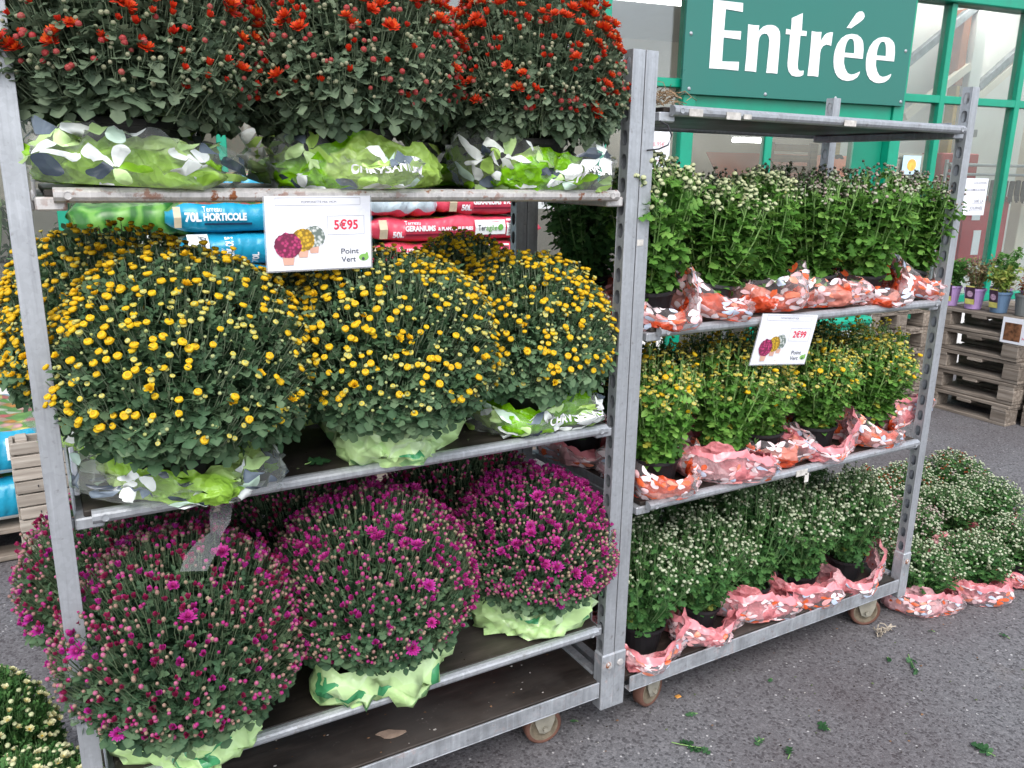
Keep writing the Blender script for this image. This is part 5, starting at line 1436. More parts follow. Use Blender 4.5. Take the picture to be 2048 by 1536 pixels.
# red pile: z of the marked bag about 1.30-1.43
HR = .134
zr = 1.258
for k in range(-8, 3):
    z = zr + k * HR * .97
    if k == 0: lb = "raspberry 50L soil bag with full printed front behind the yellow flowers"
    elif k == 1: lb = "raspberry 50L soil bag right of a pale bag end atop the red pile"
    elif k == -1: lb = "raspberry soil bag just above the back row yellow flowers"
    elif k == 2: lb = "topmost raspberry soil bag half hidden behind the rusty shelf rail"
    else: lb = "raspberry soil bag low in the red pile, hidden behind the yellow flowers"
    dx = (0, .04, -.03)[k % 3]
    if k == 1:
        bag("soil_bag", lb, (1.84, BY, z), .64, .5, HR, 300 + k, [RED_B2, FPRINT], G_RB, 1, deco=deco_red(.0))
        bag("soil_bag", "pale bag end with raspberry edge beside the top raspberry bag", (1.44, BY + .01, z - .004), .43, .5, HR * .9, 340, [PALEB, RED_B2], G_RB, 0, 1)
    else:
        bag("soil_bag", lb, (1.46 + dx * (k < 0), BY, z), 1.02, .5, HR, 300 + k, [RED_B2, FPRINT], G_RB, 1, deco=deco_red(.0) if -2 <= k else None)
# blue pile
HB = .155
for k in range(-7, 2):
    z = 1.322 + k * HB * .93
    if k == 0: bag("soil_bag", "blue 70L soil bag with printed front left of the white price card", (.563, BY, z), .95, .5, HB * .92, 400, [BLUE_B, FPRINT], G_BB, 1, deco=deco_blue())
    elif k == -1:
        def vert(mb, fn, H):
            text_mb(mb, "HORTICOLE", .20, .008, .032, .125, .05, y=-.001, fn=fn, rot=R_(90)); text_mb(mb, "Terreau", .160, .012, .018, .08, .0, y=-.001, fn=fn, rot=R_(90)); text_mb(mb, "70L", .31, .015, .028, .05, .04, y=-.001, fn=fn, rot=R_(90))
        def lab2(mb, fn, H): rect(mb, fn, .012, .10, .06, .145, -.0005, 3)
        b = bag("soil_bag", "blue soil bag with sideways lettering just under the printed one", (.615, BY - .02, z), .86, .5, HB, 401, [BLUE_B, FPRINT], G_BB, 0, deco=[("lettering", WHITE_P, vert), ("brand_label", LABEL, lab2), ("brand_text", TXT_D, lambda mb, fn, H: text_mb(mb, "Terd", .075, .068, .035, .065, .01, y=-.002, fn=fn, rot=R_(78)))])
    elif k == -2: bag("soil_bag", "blue soil bag with a white brand label just behind the yellow flowers", (.64, BY - .03, z), .86, .5, HB, 402, [BLUE_B, FPRINT], G_BB, 1, deco=[("brand_label", LABEL, lambda mb, fn, H: rect(mb, fn, .055, .27, .068, .138, -.0005)), ("brand_text", TXT_D, lambda mb, fn, H: brand(mb, fn, .07, .085, .036, 0)), ("brand_text", TXT_G, lambda mb, fn, H: brand(mb, fn, .07, .085, .036, 1))])
    elif k == 1: bag("soil_bag", "topmost blue soil bag hidden behind the wrappers on the rusty shelf", (.60, BY + .05, z), .85, .45, HB * .8, 403, [BLUE_B, FPRINT], G_BB, 1)
    else: bag("soil_bag", "blue soil bag low in the inner blue pile, hidden behind the yellow flowers", (.62, BY, z), .86, .5, HB, 404 + k % 3, [BLUE_B, FPRINT], G_BB, 1)
# bags left of the blue pile: green leaf print over floral white bag
for k, (mt, tp, lb, z) in enumerate([(GRN_B, LPRINT, "green soil bag printed with a big leaf left of the blue bags", 1.30), (WHT_B, FPRINT, "white soil bag with flower print under the green leaf bag", 1.17), (WHT_B, FPRINT, "white soil bag low in the floral pile behind the left yellow flowers", 1.03), (WHT_B, FPRINT, "white soil bag at the very bottom of the floral pile", .89)]):
    bag("soil_bag", lb, (.20 + .05 * (k > 0), 2.35, z), .62, .6, .15, 420 + k, [LPRINT if k == 0 else mt, tp], "floral soil bags", 1)
bag("soil_bag", "lowest white sack with green edges under the floral pile", (.2, 2.35, .745), .62, .6, .16, 431, [GRN_B, FPRINT], "floral soil bags", 1)
# lower left blue pile on its pallet
for k, (z, lb) in enumerate([(.155, "blue soil bag with cut-off brand label resting on the pallet at the left edge"), (.355, "blue soil bag with flower picture on top, upper one at the left edge")]):
    bag("soil_bag", lb, (-.98 + .0 * k, 2.10, z), 1.05, .75, .205, 440 + k, [BLUE_B, FPRINT], "blue soil bags at the left edge", 1,
        deco=[("brand_label", LABEL, lambda mb, fn, H, x=(.905 if k == 0 else .835): rect(mb, fn, x, x + (.12 if x > .9 else .2), .09, .175, -.0005)), ("brand_text", TXT_D, lambda mb, fn, H, x=(.92 if k == 0 else .85): brand(mb, fn, x, .112, .04, 0)), ("brand_text", TXT_G, lambda mb, fn, H, x=(.92 if k == 0 else .85): brand(mb, fn, x, .112, .036, 1) if x < .9 else mb),
              ("white_strip", LABEL, lambda mb, fn, H: rect(mb, fn, .05, 1.0, .03, .05, -.0005, 12))])

# ------------------------------------------------------------------ pallets
PL = {}
def pallet(label, loc, rz, w, d, group, h=.144, three=False):
    """wooden pallet: face with blocks along x; deck boards run along x"""
    T = thing("wooden_pallet", label, "pallet", loc, rz, group)
    key = (w, d)
    if key not in PL:
        PL[key] = dict(board=MB().bbox(0, w, 0, d * .17, 0, .022, .003).mesh("deck_board", PALLET_W), bot=MB().bbox(0, w, 0, d * .16, 0, .022, .003).mesh("bottom_board", PALLET_W),
                       cross=MB().bbox(0, w * .17, 0, d, 0, .022, .003).mesh("cross_board", PALLET_W), block=MB().bbox(0, w * .18, 0, d * .16, 0, .078, .004).mesh("block", PALLET_W))
    p = PL[key]; rg = random.Random(int(loc[2] * 1000) + int(loc[0] * 77))
    for k in range(5): obj("deck_board", p['board'], T, (rg.uniform(-.006, .006), d * .2075 * k, .122), (0, 0, rg.uniform(-.008, .008)))
    for x in (0, w * .41, w * .82): obj("cross_board", p['cross'], T, (x, 0, .1002))
    for y in (0, d * .42, d * .84):
        for x in (0, w * .41, w * .82) if three else (0, w * .82): obj("block", p['block'], T, (x + rg.uniform(-.004, .004), y + rg.uniform(-.006, .004), .0222))
        obj("bottom_board", p['bot'], T, (0, y + rg.uniform(-.004, .004), 0), (0, 0, rg.uniform(-.006, .006)))
    return T
nm = ["bottom", "second lowest", "middle", "second highest", "top"]
# the faces look towards -x, so the pallets are turned -90 degrees: local x runs to -y
for k in range(5):
    pallet(f"{nm[k]} wooden pallet of the stack under the purple pots at the right", (5.60 + .01 * (k % 2), 1.86 - .012 * (k % 3), .148 * k), R_(-92 + (k % 3)), .62, .80, "pallets stacked under the purple pots")
for k in range(5):
    pallet(f"{nm[k]} wooden pallet of the stack seen just left of the right trolley post", (4.94 + .01 * (k % 2), 2.50, .148 * k), R_(-93), .62, .66, "pallets stacked behind the right post")
for k in range(5):
    pallet(f"{nm[k]} wooden pallet of the stack cut off by the right picture edge", (5.70, 1.205, .148 * k), R_(-88), .62, .80, "pallets stacked at the right picture edge")
pallet("wooden pallet on the ground under the left blue soil bags", (-1.02, 2.10, .005), 0, 1.08, .78, "pallets under the soil bags", three=True)
pallet("wooden pallet under the raspberry soil bag pile", (1.48, 2.22, .005), 0, 1.0, .5, "pallets under the soil bags", three=True)
pallet("wooden pallet under the inner blue soil bag pile", (.6, 2.22, .005), 0, .85, .5, "pallets under the soil bags", three=True)
pallet("third lowest wooden pallet under the floral soil bag pile", (.15, 2.4, .3), 0, .7, .55, "pallets under the soil bags")
pallet("second wooden pallet under the floral soil bag pile", (.15, 2.4, .152), 0, .7, .55, "pallets under the soil bags"); pallet("lowest wooden pallet under the floral soil bag pile", (.15, 2.4, .005), 0, .7, .55, "pallets under the soil bags")
pallet("second highest wooden pallet under the floral soil bag pile", (.15, 2.4, .596), 0, .7, .55, "pallets under the soil bags"); pallet("middle wooden pallet under the floral soil bag pile", (.15, 2.4, .448), 0, .7, .55, "pallets under the soil bags")
cr = thing("wooden_crate", "grey slatted wooden crate standing behind the left post", "crate", (-.125, 1.96, .0), R_(2))
SLAT = MB().bbox(0, .62, 0, .016, 0, .0475, .002).mesh("slat", CRATE_W); SLAT2 = MB().bbox(0, .016, 0, .09, 0, .0475, .002).mesh("end_slat", CRATE_W)
rg = random.Random(3)
for k in range(10):
    obj("slat", SLAT, cr, (rg.uniform(-.006, .006), rg.uniform(-.003, .003), .012 + k * .0545), (0, rg.uniform(-.012, .012), 0))
    obj("slat", SLAT, cr, (0, .106, .012 + k * .0545)); obj("end_slat", SLAT2, cr, (-.004, .0165, .012 + k * .0545))
for x in (.02, .56):
    part("corner_post", MB().bbox(x, x + .04, .0165, .105, 0, .56, .003), CRATE_W, cr)
part("nail", MB().add([], []).bbox(.075, .079, -.006, -.003, .03, .04, .001).bbox(.072, .076, -.006, -.003, .085, .095, .001).bbox(.075, .079, -.006, -.003, .14, .15, .001).bbox(.073, .077, -.006, -.003, .25, .26, .001).bbox(.075, .079, -.006, -.003, .36, .37, .001), BLACK_P, cr)

# ------------------------------------------------------------------ potted perennials on the pallets
PURP = flat("lilac plastic pot", (.46, .30, .58), .45, 0, .4, .06, 12.0); BLUEP = flat("blue grey plastic pot", (.10, .17, .27), .45, 0, .4, .06); GREYP = flat("grey plastic pot", (.14, .15, .15), .5)
LEAF_A = leaf_mat("herb leaf green", (.03, .10, .02), (.09, .23, .05), (.20, .38, .09)); LEAF_B = leaf_mat("dry herb brown", (.12, .075, .05), (.25, .17, .10), (.34, .28, .13)); LEAF_C = leaf_mat("red foliage", (.20, .03, .02), (.36, .07, .03), (.40, .20, .06)); LEAF_D = leaf_mat("yellow green foliage", (.12, .22, .03), (.26, .36, .07), (.46, .42, .12))
def herb_mesh(seed, n, h, r, leaf, mats, narrow=1.0):
    rng = np.random.default_rng(seed)
    ns = 26
    az = rng.uniform(0, 6.28, ns); rr = r * np.sqrt(rng.random(ns))
    T = np.stack([rr * np.cos(az), rr * np.sin(az), .15 + h * rng.uniform(.45, 1, ns)], -1); A = T * np.array([.35, .35, 0]) + np.array([0, 0, .15])
    v, f = tubes_np(A, A * .5 + T * .5 + np.array([0, 0, .02]), T, .002, .001, 3, 4)
    ps = [(v, f, rng.uniform(.3, .8, len(v)), 1)]
    k = rng.integers(0, ns, n); t = rng.random(n)
    P = bez(A[k], A[k] * .5 + T[k] * .5 + np.array([0, 0, .02]), T[k], t)
    D = norm(rng.normal(0, 1, (n, 3)) + np.array([0, 0, .5])); U = norm(np.array([0, 0, 1]) + rng.normal(0, .4, (n, 3)))
    v, f = leaves_np(P, D, U, leaf * rng.uniform(.6, 1.3, n), rng)
    ps.append((v, f, np.repeat(np.clip(rng.normal(.5, .25, n), 0, .93), len(LEAF_P)), 0))
    return build_foliage("foliage", ps, mats)
TAGM = flat("dark photo tag", (.06, .03, .06), .35, 0, .5, .5, 40.0); TAGY = flat("yellow tag print", (.62, .58, .16), .4, 0, .4, .25, 40.0)
def potted(label, x, y, z, potm, lm, seed, n, h, leaf, tagp=True):
    T = thing("potted_herb", label, "potted plant", (x, y, z), random.Random(seed).uniform(-.3, .3), "potted perennials on the pallet stack")
    r = .066
    v = []; prof = [(r * .78, 0), (r, .125), (r * 1.08, .127), (r * 1.08, .142), (r * .99, .142), (r * .97, .12)]
    part("pot", MB().lathe(prof, 20, M=Matrix.Rotation(R_(45), 4, 'Z')), potm, T, smooth=False)
    part("soil", MB().lathe([(0, .128), (r * .98, .122)], 14), SOIL, T)
    obj("foliage", herb_mesh(seed, n, h, .09, leaf, [lm, STEM_R]), T, kind="stuff")
    if tagp:
        M = Matrix.Translation((-r * 1.12, -.012, .09)) @ Matrix.Rotation(R_(-8), 4, 'Y')
        g_ = part("plant_tag", MB().box(-.0015, .0015, -.033, .033, -.055, .075, M=M), TAGM, T)
        part("tag_print", MB().box(-.0032, -.0016, -.032, .032, -.054, -.018, M=M).box(-.0032, -.0016, -.032, .032, .066, .074, M=M), TAGY, g_)
        part("tag_picture", MB().lathe([(0, 0), (.022, 0)], 14, M=M @ Matrix.Translation((-.0034, 0, .018)) @ Matrix.Rotation(R_(-90), 4, 'Y')), flat("lilac flower print", (.46, .30, .42), .4, 0, .3, .4, 90.0), g_)
    return T
ZP = .74
potted("green leafy herb in a lilac pot, leftmost on the near pallet stack", 5.70, 1.83, ZP, PURP, LEAF_A, 501, 260, .17, .05)
potted("dry brown herb in a lilac pot with a dark picture tag", 5.70, 1.655, ZP, PURP, LEAF_B, 502, 380, .22, .026)
potted("yellow green plant in a blue grey pot with a picture tag", 5.70, 1.475, ZP, BLUEP, LEAF_D, 503, 260, .18, .038)
potted("red leaved plant in a grey pot at the right picture edge", 5.72, 1.315, ZP, GREYP, LEAF_C, 504, 240, .12, .03, False)
potted("tall green herb in a lilac pot behind the dry brown one", 5.92, 1.60, ZP, PURP, LEAF_A, 505, 320, .26, .04, False)
potted("yellow green plant in the second row behind the blue grey pot", 5.94, 1.40, ZP, PURP, LEAF_D, 506, 260, .22, .035, False)
potted("small plant in a lilac pot on the stack just left of the right trolley post", 5.06, 1.98, ZP, PURP, LEAF_A, 507, 160, .12, .035)
potted("green plant in a lilac pot at the back of the left stack", 5.3, 2.12, ZP, PURP, LEAF_A, 508, 200, .14, .035, False)

# ------------------------------------------------------------------ price cards
def bloom_print(name, a, b, c):
    t = NT(name)
    v = t.n("TexVoronoi"); v.inputs['Scale'].default_value = 150.0; t.l(t.co(), v.inputs['Vector'])
    sp = t.n("SeparateColor"); t.l(v.outputs['Color'], sp.inputs[0])
    cc = t.mix(sp.outputs[0], a, b)
    t.bsdf(t.mix(t.mr(v.outputs['Distance'], .25, .6, 0, 1), cc, c), .4, 0, .4)
    return t.m
PINKF = bloom_print("deep pink flower print", (.58, .06, .20), (.40, .04, .13), (.16, .02, .06)); YELF = bloom_print("gold flower print", (.72, .46, .04), (.60, .36, .03), (.26, .16, .02)); WHTF = bloom_print("grey white flower print", (.66, .68, .66), (.48, .52, .50), (.14, .18, .16)); POTF = flat("terracotta print", (.62, .36, .28), .5)
RED_T = flat("red price print", (.66, .03, .07), .5)
def disc(mb, x, z, r, y, n=28, sq=1.0, seed=0):
    rg = random.Random(seed)
    return mb.add([(x + r * rg.uniform(.93, 1.05) * math.cos(2 * math.pi * k / n), y, z + sq * r * rg.uniform(.93, 1.05) * math.sin(2 * math.pi * k / n)) for k in range(n)], [tuple(range(n))])
def outline(mb, x0, x1, z0, z1, y, t=.0007):
    for a in ((x0, x1, z0, z0 + t), (x0, x1, z1 - t, z1), (x0, x0 + t, z0 + t, z1 - t), (x1 - t, x1, z0 + t, z1 - t)):
        mb.add([(a[0], y, a[2]), (a[1], y, a[2]), (a[1], y, a[3]), (a[0], y, a[3])], [(0, 1, 2, 3)])
    return mb
def card(name, label, loc, rot, w, h, title, price, group, bend=0.0):
    T = thing(name, label, "price card", loc, 0, group, rot)
    fn = lambda x, y, z: (x, y + bend * (z / h) ** 2 + bend * .5 * math.sin(x / w * 3), z)
    m = MB(); v = []; f = []
    for lay in (0.0, .0012):
        for j in range(7):
            for i in range(7): v.append(fn(w * i / 6, lay, -h * j / 6))
    for j in range(6):
        for i in range(6):
            a = j * 7 + i; f += [(a, a + 7, a + 8, a + 1), (49 + a, 49 + a + 1, 49 + a + 8, 49 + a + 7)]
    part("card_sheet", m.add(v, f), PAPER, T, smooth=False)
    m = MB()
    for x0, x1, z0, z1 in ((-.003, 0.0, -h - .003, .0), (w, w + .003, -h - .003, .0), (0.0, w, -h - .003, -h)):
        m.add([fn(x0, .0005, z0), fn(x1, .0005, z0), fn(x1, .0005, z1), fn(x0, .0005, z1)], [(0, 1, 2, 3)])
    part("laminate_edge", m, LAMI, T)
    y = -.0006
    F = lambda mb: MBfn(mb, fn)
    m = MB(); outline(m, w * .095, w * .90, -h * .125, -h * .02, y); outline(m, w * .575, w * .935, -h * .53, -h * .27, y); part("rule_frame", MBfn(m, fn), flat("grey rule", (.30, .31, .36), .5), T)
    part("title_text", MBfn(text_mb(MB(), title, w * .5, -h * .095, h * .032, w * .33, 0, y=y, align='C'), fn), flat("grey print", (.16, .16, .2), .5), T)
    part("price_text", MBfn(text_mb(MB(), price, w * .755, -h * .455, h * .125, w * .235, .028, y=y, align='C'), fn), RED_T, T)
    part("shop_text", MBfn(text_mb(text_mb(MB(), "Point", w * .70, -h * .80, h * .075, w * .175, .012, y=y), "Vert", w * .70, -h * .915, h * .075, w * .145, .012, y=y), fn), flat("slate print", (.05, .06, .085), .5), T)
    lf = MB(); lf.add([(w * (.925 + .050 * math.sin(t) + .025 * math.sin(t) * 0), y, -h * (.86 - .05 * math.cos(t)) + h * (.035 if abs(t - .8) < .3 else 0)) for t in [2 * math.pi * k / 20 for k in range(20)]], [tuple(range(20))])
    part("leaf_logo", MBfn(lf, fn), flat("leaf green print", (.22, .46, .10), .5), T)
    part("logo_dot", MBfn(disc(MB(), w * .918, -h * .88, h * .022, y - .0004), fn), flat("slate print", (.05, .06, .085), .5), T)
    for k, (cx, cz, r, mt) in enumerate(((.44, -.55, .155, WHTF), (.335, -.59, .165, YELF), (.195, -.66, .185, PINKF))):
        yy = y - .0002 * (k + 1)
        pt = MB(); pt.add([(w * cx - h * r * .30, yy, -h * (.555 + .0) + h * (cz + .555) - h * r * .9), (w * cx + h * r * .30, yy, h * cz - h * r * .9), (w * cx + h * r * .36, yy, h * cz - h * r * .5), (w * cx - h * r * .36, yy, h * cz - h * r * .5)], [(0, 1, 2, 3)])
        pt = MB(); pt.add([(w * cx - h * r * .36, yy, h * cz - h * r * 1.45), (w * cx + h * r * .36, yy, h * cz - h * r * 1.45), (w * cx + h * r * .46, yy, h * cz - h * r * .75), (w * cx - h * r * .46, yy, h * cz - h * r * .75)], [(0, 1, 2, 3)])
        part("pictured_pot", MBfn(pt, fn), POTF, T)
        part("pictured_flowers", MBfn(disc(MB(), w * cx, h * cz, h * r, yy - .0001, 44, .95, k), fn), mt, T)
    return T
def MBfn(mb, fn):
    mb.v = [fn(*p) for p in mb.v]; return mb
LAMI = NT("clear laminate"); LAMI.bsdf((.7, .72, .76), .15, 0, .6, alpha=.35); LAMI = LAMI.m
card("price_card", "white price card 5€95 hanging from the rusty top shelf rail", (.4255, -.024, 1.559), (R_(2.0), R_(-.3), 0), .2125, .1435, "POMPONETTE MIX 19CM", "5€95", "price cards on the trolleys")
card("price_card", "white price card 2€99 hanging tilted from the right trolley shelf", (1.789, -.030, 1.238), (R_(5), R_(5.5), R_(2)), .242, .152, "CHRYSANTHEME POT 14CM", "2€99", "price cards on the trolleys", bend=.006)
def photo_card(label, loc, rot, w, h, price):
    T = thing("photo_card", label, "price card", loc, 0, "picture price cards on the pallets", rot)
    part("card_sheet", MB().box(0, w, 0, .0015, -h, 0), PAPER, T)
    part("photo_print", MB().box(w * .07, w * .5, -.001, -.0001, -h * .9, -h * .2), flat("autumn photo print", (.16, .07, .035), .4, 0, .4, .8, 28.0), T)
    part("price_text", text_mb(text_mb(MB(), price, w * .58, -h * .5, h * .14, None, .03, y=-.001), "Heuchère", w * .55, -h * .8, h * .1, w * .4, .01, y=-.001), RED_T, T)
photo_card("white picture card with red price on the pallet stack at the right edge", (5.585, 1.37, .735), (0, 0, R_(-92)), .26, .17, "2€99")
photo_card("small white picture card on the pallet stack left of the right post", (4.925, 2.03, .735), (0, 0, R_(-92)), .15, .13, "2€99")

# ------------------------------------------------------------------ small things
film = NT("clear foil"); film.bsdf((.74, .76, .80), .12, 0, .6, alpha=.09); CLEAR = film.m
st = MB(); v = []
pth = [((.308, -.021, .985), .023, 0), ((.306, -.030, .965), .022, .1), ((.296, -.055, .935), .020, .3), ((.282, -.072, .912), .011, .9), ((.264, -.090, .902), .022, .6), ((.245, -.105, .890), .026, .4), ((.230, -.118, .868), .024, .2)]
for p, w_, a_ in pth:
    d = Vector((math.cos(a_), -.2, -math.sin(a_) * .6)).normalized() * w_
    v += [tuple(Vector(p) - d), tuple(Vector(p) + d)]
st.add(v, [(2 * i, 2 * i + 1, 2 * i + 3, 2 * i + 2) for i in range(len(pth) - 1)])
o = tag(obj("plastic_strip", st.mesh("plastic_strip", CLEAR)), "clear twisted plastic strip hanging from the middle shelf over the left magenta flowers", "plastic strip")
ns = MB(); rg = random.Random(9)
for k in range(120):
    a = rg.uniform(0, 6.28); r = rg.uniform(0, .085); p = Vector((r * math.cos(a) * 1.0, r * math.sin(a), rg.uniform(.0, .028)))
    q = Vector((rg.uniform(-1, 1), rg.uniform(-1, 1), rg.uniform(-.25, .3))).normalized() * rg.uniform(.02, .05)
    ns.tube([p, p + q * .5 + Vector((0, 0, rg.uniform(0, .014))), p + q], .0011, 3)
STRAW = flat("dry straw", (.26, .18, .11), .9, 0, .1, .4)
o = obj("straw_nest", ns.mesh("straw_nest", STRAW), loc=(1.43, .06, 1.782)); tag(o, "clump of dry brown roots lying on the left end of the empty top shelf", "dry roots")
cb = MB(); pts = [(1.362, -.004, 1.665)] + [(1.362 + .022 + .022 * math.sin(a), -.012 - .012 * math.sin(a), 1.665 + .036 + -.036 * math.cos(a)) for a in np.linspace(0.0, 3.1, 9)]
cb.tube([(1.395, -.006, 1.738), (1.415, -.014, 1.728), (1.424, -.02, 1.705), (1.418, -.016, 1.682), (1.398, -.006, 1.672), (1.362, -.005, 1.668)], .0022, 6)
tag(obj("cable_tie", cb.mesh("cable_tie", BLACK_P)), "black cable loop on the double posts under the empty top shelf", "cable")
wf = MB(); rg = random.Random(4)
for k in range(9):
    a = rg.uniform(-1.2, 1.2)
    z0 = .36 + k * .018
    wf.add([(-.008, -.007 - rg.random() * .006, z0), (.052, -.006 - rg.random() * .006, z0 + rg.uniform(-.02, .02)), (.056, -.010 - rg.random() * .008, z0 + .03), (-.010, -.008 - rg.random() * .008, z0 + .03)], [(0, 1, 2, 3)])
o = tag(obj("film_remnant", wf.mesh("film_remnant", CLEAR), loc=(.005, 0, .17)), "scrap of clear wrapping film wound round the left front post", "plastic film")
tp = MB().bbox(.052, .062, .06, .16, .99, 1.06, .002)
tag(obj("paper_strip", tp.mesh("paper_strip", PAPER)), "white paper strip stuck at the left end of the middle shelf", "paper")
fr = MB(); rg = random.Random(8)
for k in range(26):
    p = Vector((rg.uniform(-.03, .03), rg.uniform(-.015, .015), rg.uniform(.004, .03))); q = Vector((rg.uniform(-.03, .03), rg.uniform(-.02, .02), rg.uniform(-.01, .03)))
    q = p + q; q.z = max(.003, q.z); fr.tube([p, (p + q) * .5 + Vector((0, 0, .008)), q], .0026, 3)
tag(obj("frayed_tape", fr.mesh("frayed_tape", flat("dirty tape", (.36, .31, .25), .8)), loc=(2.555, -.03, .0)), "frayed dirty tape caught at the foot of the right trolley wheel", "tape")

# fallen leaves and sprigs on the asphalt
LEAFG = leaf_mat("fallen leaf green", (.010, .045, .014), (.024, .080, .028), (.07, .16, .07), transl=.1)
rngl = np.random.default_rng(77)
def fallen(seed, n, S, stem):
    r = np.random.default_rng(seed)
    a = r.uniform(-.7, .7, n); t = np.linspace(.25, 1, n)
    P = np.stack([np.zeros(n), t * stem, np.full(n, .006)], -1); D = np.stack([np.sin(a) * (1 if n > 1 else .2), np.cos(a), r.uniform(-.05, .12, n)], -1); U = np.tile([[0, 0, 1.0]], (n, 1)) + r.normal(0, .2, (n, 3))
    v, f = leaves_np(P, D, U, S * r.uniform(.7, 1.2, n), r, .15)
    v[:, 2] = np.maximum(v[:, 2], .0035) + .001
    ps = [(v, f, np.repeat(r.uniform(.2, .9, n), len(LEAF_P)), 0)]
    v2, f2 = tubes_np(np.array([[0, 0, .004]]), np.array([[.004, stem * .5, .006]]), np.array([[0, stem, .007]]), .0017, .0012, 4, 4)
    ps.append((v2, f2, np.full(len(v2), .5), 1))
    return build_foliage("fallen_leaf", ps, [LEAFG, STEM_R])
fl = [("fallen_sprig", "biggest fallen green sprig with pale stem on the asphalt before the trolleys", 1.49, -.11, 6, .036, .085, -2.4), ("fallen_sprig", "dark fallen sprig on the asphalt below the right hand wheel", 2.52, -.16, 8, .026, .11, 2.4),
      ("fallen_leaf", "dark round fallen leaf on the asphalt in the lower right area", 1.945, -.30, 2, .035, .01, .5), ("fallen_leaf", "fallen leaf beside the pale stone chip right of the biggest sprig", 1.648, -.047, 1, .03, .02, 1.2), ("fallen_leaf", "green fallen leaf at the bottom edge below the biggest sprig", 1.74, -.23, 1, .042, .03, 1.7),
      ("fallen_leaf", "fallen leaf at the bottom edge with a thin stem, right of centre", 1.735, -.325, 1, .045, .05, -1.0), ("fallen_leaf", "pale green fallen leaf alone at the right edge of the asphalt", 2.94, -.275, 1, .045, .02, .2), ("fallen_leaf", "tiny dark leaf between the two trolley wheels and the middle of the asphalt", 1.99, -.03, 1, .025, .01, 2.0),
      ("fallen_leaf", "dark leaf just left of the fallen sprig under the right hand wheel", 2.44, -.135, 2, .024, .01, 2.6), ("fallen_leaf", "small leaf close to the pink wrapper on the ground at the right", 2.74, -.115, 1, .03, .01, .9), ("fallen_leaf", "dark leaf scrap beside the left trolley's front wheel", 1.303, .10, 2, .022, .008, 1.0), ("fallen_leaf", "leaf at the bottom right corner of the asphalt", 2.27, -.61, 2, .045, .02, .4)]
for i, (nm_, lb, x, y, n, S, stem, rz) in enumerate(fl):
    tag(obj(nm_, fallen(600 + i, n, S, stem), loc=(x, y, .001), rot=(0, 0, rz)), lb, "leaf" if "leaf" in nm_ else "sprig", "leaves fallen on the asphalt")
tag(obj("fallen_petal", MB().bbox(-.01, .01, -.007, .007, .0005, .005, .002).mesh("fallen_petal", flat("orange petal", (.55, .25, .05), .6)), loc=(1.655, .05, 0)), "small orange petal on the asphalt right of the trolley wheels", "petal")
# leaves on the middle and low shelf boards
tag(obj("shelf_leaf", fallen(631, 1, .05, .015), loc=(.50, .055, .977), rot=(0, 0, -1.5)), "grey leaf lying on the bare board of the middle shelf between two yellow plants", "leaf", "leaves on the shelf boards")
tag(obj("shelf_leaf", fallen(632, 2, .035, .015), loc=(.415, .045, .977), rot=(0, 0, .6)), "small dark leaf on the middle shelf board next to the left wrapper", "leaf", "leaves on the shelf boards")
pf = MB(); rg = random.Random(12); ring = [(.05 * rg.uniform(.5, 1.1) * math.cos(2 * math.pi * k / 11), .018 * rg.uniform(.5, 1.1) * math.sin(2 * math.pi * k / 11), .0018) for k in range(11)]
pf.add(ring + [(a, b, 0) for a, b, c in ring], [tuple(range(11))] + [(k, (k + 1) % 11, 11 + (k + 1) % 11, 11 + k) for k in range(11)])
tag(obj("cardboard_scrap", pf.mesh("cardboard_scrap", flat("damp cardboard", (.30, .22, .17), .8, 0, .2, .3)), loc=(.70, .09, .1935), rot=(0, 0, -.3)), "torn beige cardboard scrap on the bare base board of the left trolley", "cardboard")

# leafy shrubs standing inside behind the left hand glass
for i, (s_, t_, sc_) in enumerate(((.50, .45, 4.0), (1.25, .75, 3.6), (-.55, .5, 4.2))):
    T = thing("indoor_shrub", ("leafy shrub behind the glass left of the green frame at the left post", "leafy shrub behind the glass above the floral soil bags", "leafy shrub behind the glass at the far left picture edge")[i], "shrub", fac(s_, t_, .02), i * 1.0, "shrubs behind the glass")
    f_ = obj("foliage", U_TOP[i]['me'], T, kind="stuff"); f_.scale = (sc_ * .8, sc_ * .8, sc_)
    f_.material_slots[0].link = 'OBJECT'; f_.material_slots[0].material = LEAF_W
    part("pot", MB().lathe([(.18, .0), (.24, .33), (.26, .33), (.26, .36), (.24, .36), (.23, .3)], 20), POTM, T)

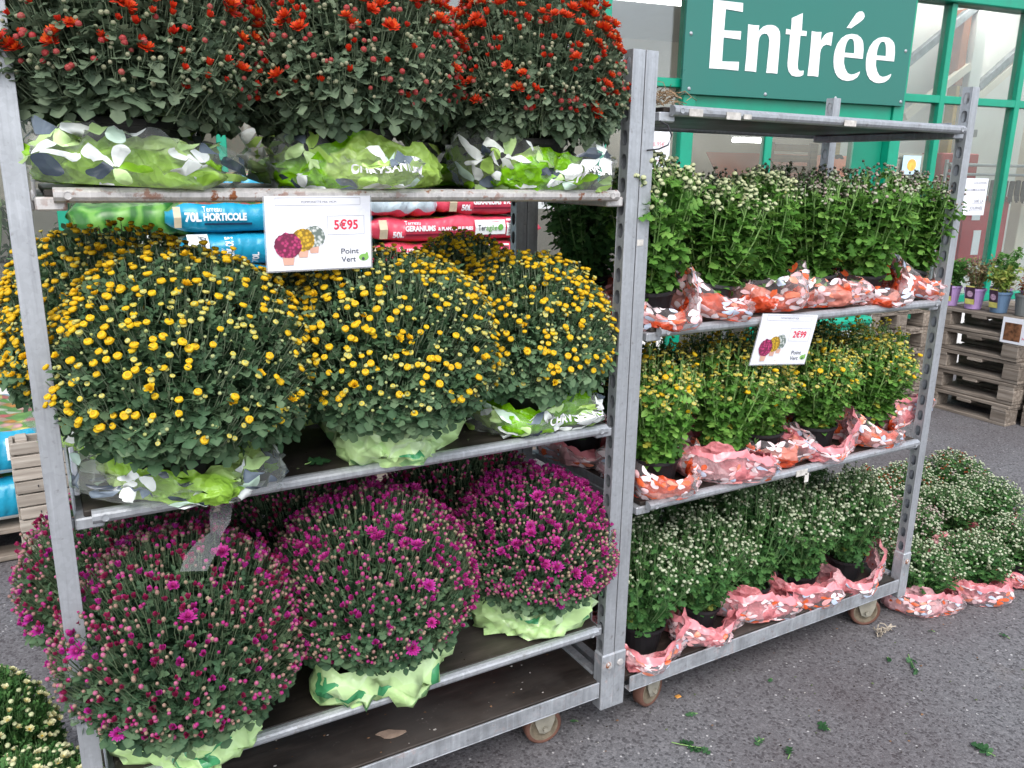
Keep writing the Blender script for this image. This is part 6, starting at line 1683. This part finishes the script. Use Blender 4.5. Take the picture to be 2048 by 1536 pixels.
gb = thing("green_bin", "green plastic bin seen between the shelves right of the tilted price card", "bin", (4.42, 1.93, 0), R_(-9), None)
part("body", MB().lathe([(.24, .0), (.30, .66), (.33, .66), (.33, .70)], 4, M=Matrix.Rotation(R_(45), 4, 'Z'), cap=True), GREEN_DK, gb)
part("lid", MB().bbox(-.25, .25, -.25, .25, .702, .76, .02), GREEN_FR, gb)
part("front_panel", MB().bbox(.0, .18, -.245, -.232, .50, .68, .004), flat("pale grey plastic", (.42, .44, .44), .5), gb)

# crumbs of soil, leaf bits and petals: nobody would count them
def litter(name, label, spots, mats, seed):
    rg = random.Random(seed); m = MB()
    for n, x0, x1, y0, y1, z, s0, s1, mi in spots:
        for k in range(n):
            x, y, s, a = rg.uniform(x0, x1), rg.uniform(y0, y1), rg.uniform(s0, s1), rg.uniform(0, 6.28)
            pts = [(x + s * rg.uniform(.5, 1.1) * math.cos(a + q * 1.2566), y + s * rg.uniform(.3, .8) * math.sin(a + q * 1.2566), z + rg.uniform(0, s * .4)) for q in range(5)]
            m.add(pts + [(x, y, z + s * .55)], [(q, (q + 1) % 5, 5) for q in range(5)], mi)
    o = obj(name, m.mesh(name, mats), kind="stuff"); o['label'] = label; return o
LITM = [SOIL, flat("dry leaf bit", (.075, .095, .045), .8, 0, .2, .4), flat("pale chip", (.36, .34, .31), .8, 0, .2, .2), flat("brown bit", (.16, .09, .05), .8, 0, .2, .4)]
litter("ground_litter", "soil crumbs and leaf bits strewn over the asphalt", [(160, .9, 3.4, -.75, .35, .001, .002, .006, 0), (70, 1.0, 3.4, -.7, .3, .001, .003, .008, 1), (60, 1.0, 3.6, -.75, .4, .001, .002, .005, 2), (30, 1.2, 3.2, -.5, .2, .001, .003, .008, 3)], LITM, 41)
litter("shelf_litter", "soil crumbs and dry leaf bits on the shelf boards", [(70, .1, 1.25, .0, .5, .9765, .0015, .004, 0), (25, .1, 1.25, .01, .3, .9765, .003, .007, 1), (60, .1, 1.25, .0, .5, .3865, .0015, .005, 0), (30, .4, 1.25, .02, .4, .1935, .002, .007, 2), (40, .3, 1.25, .02, .4, .1935, .002, .006, 3)], LITM, 42)
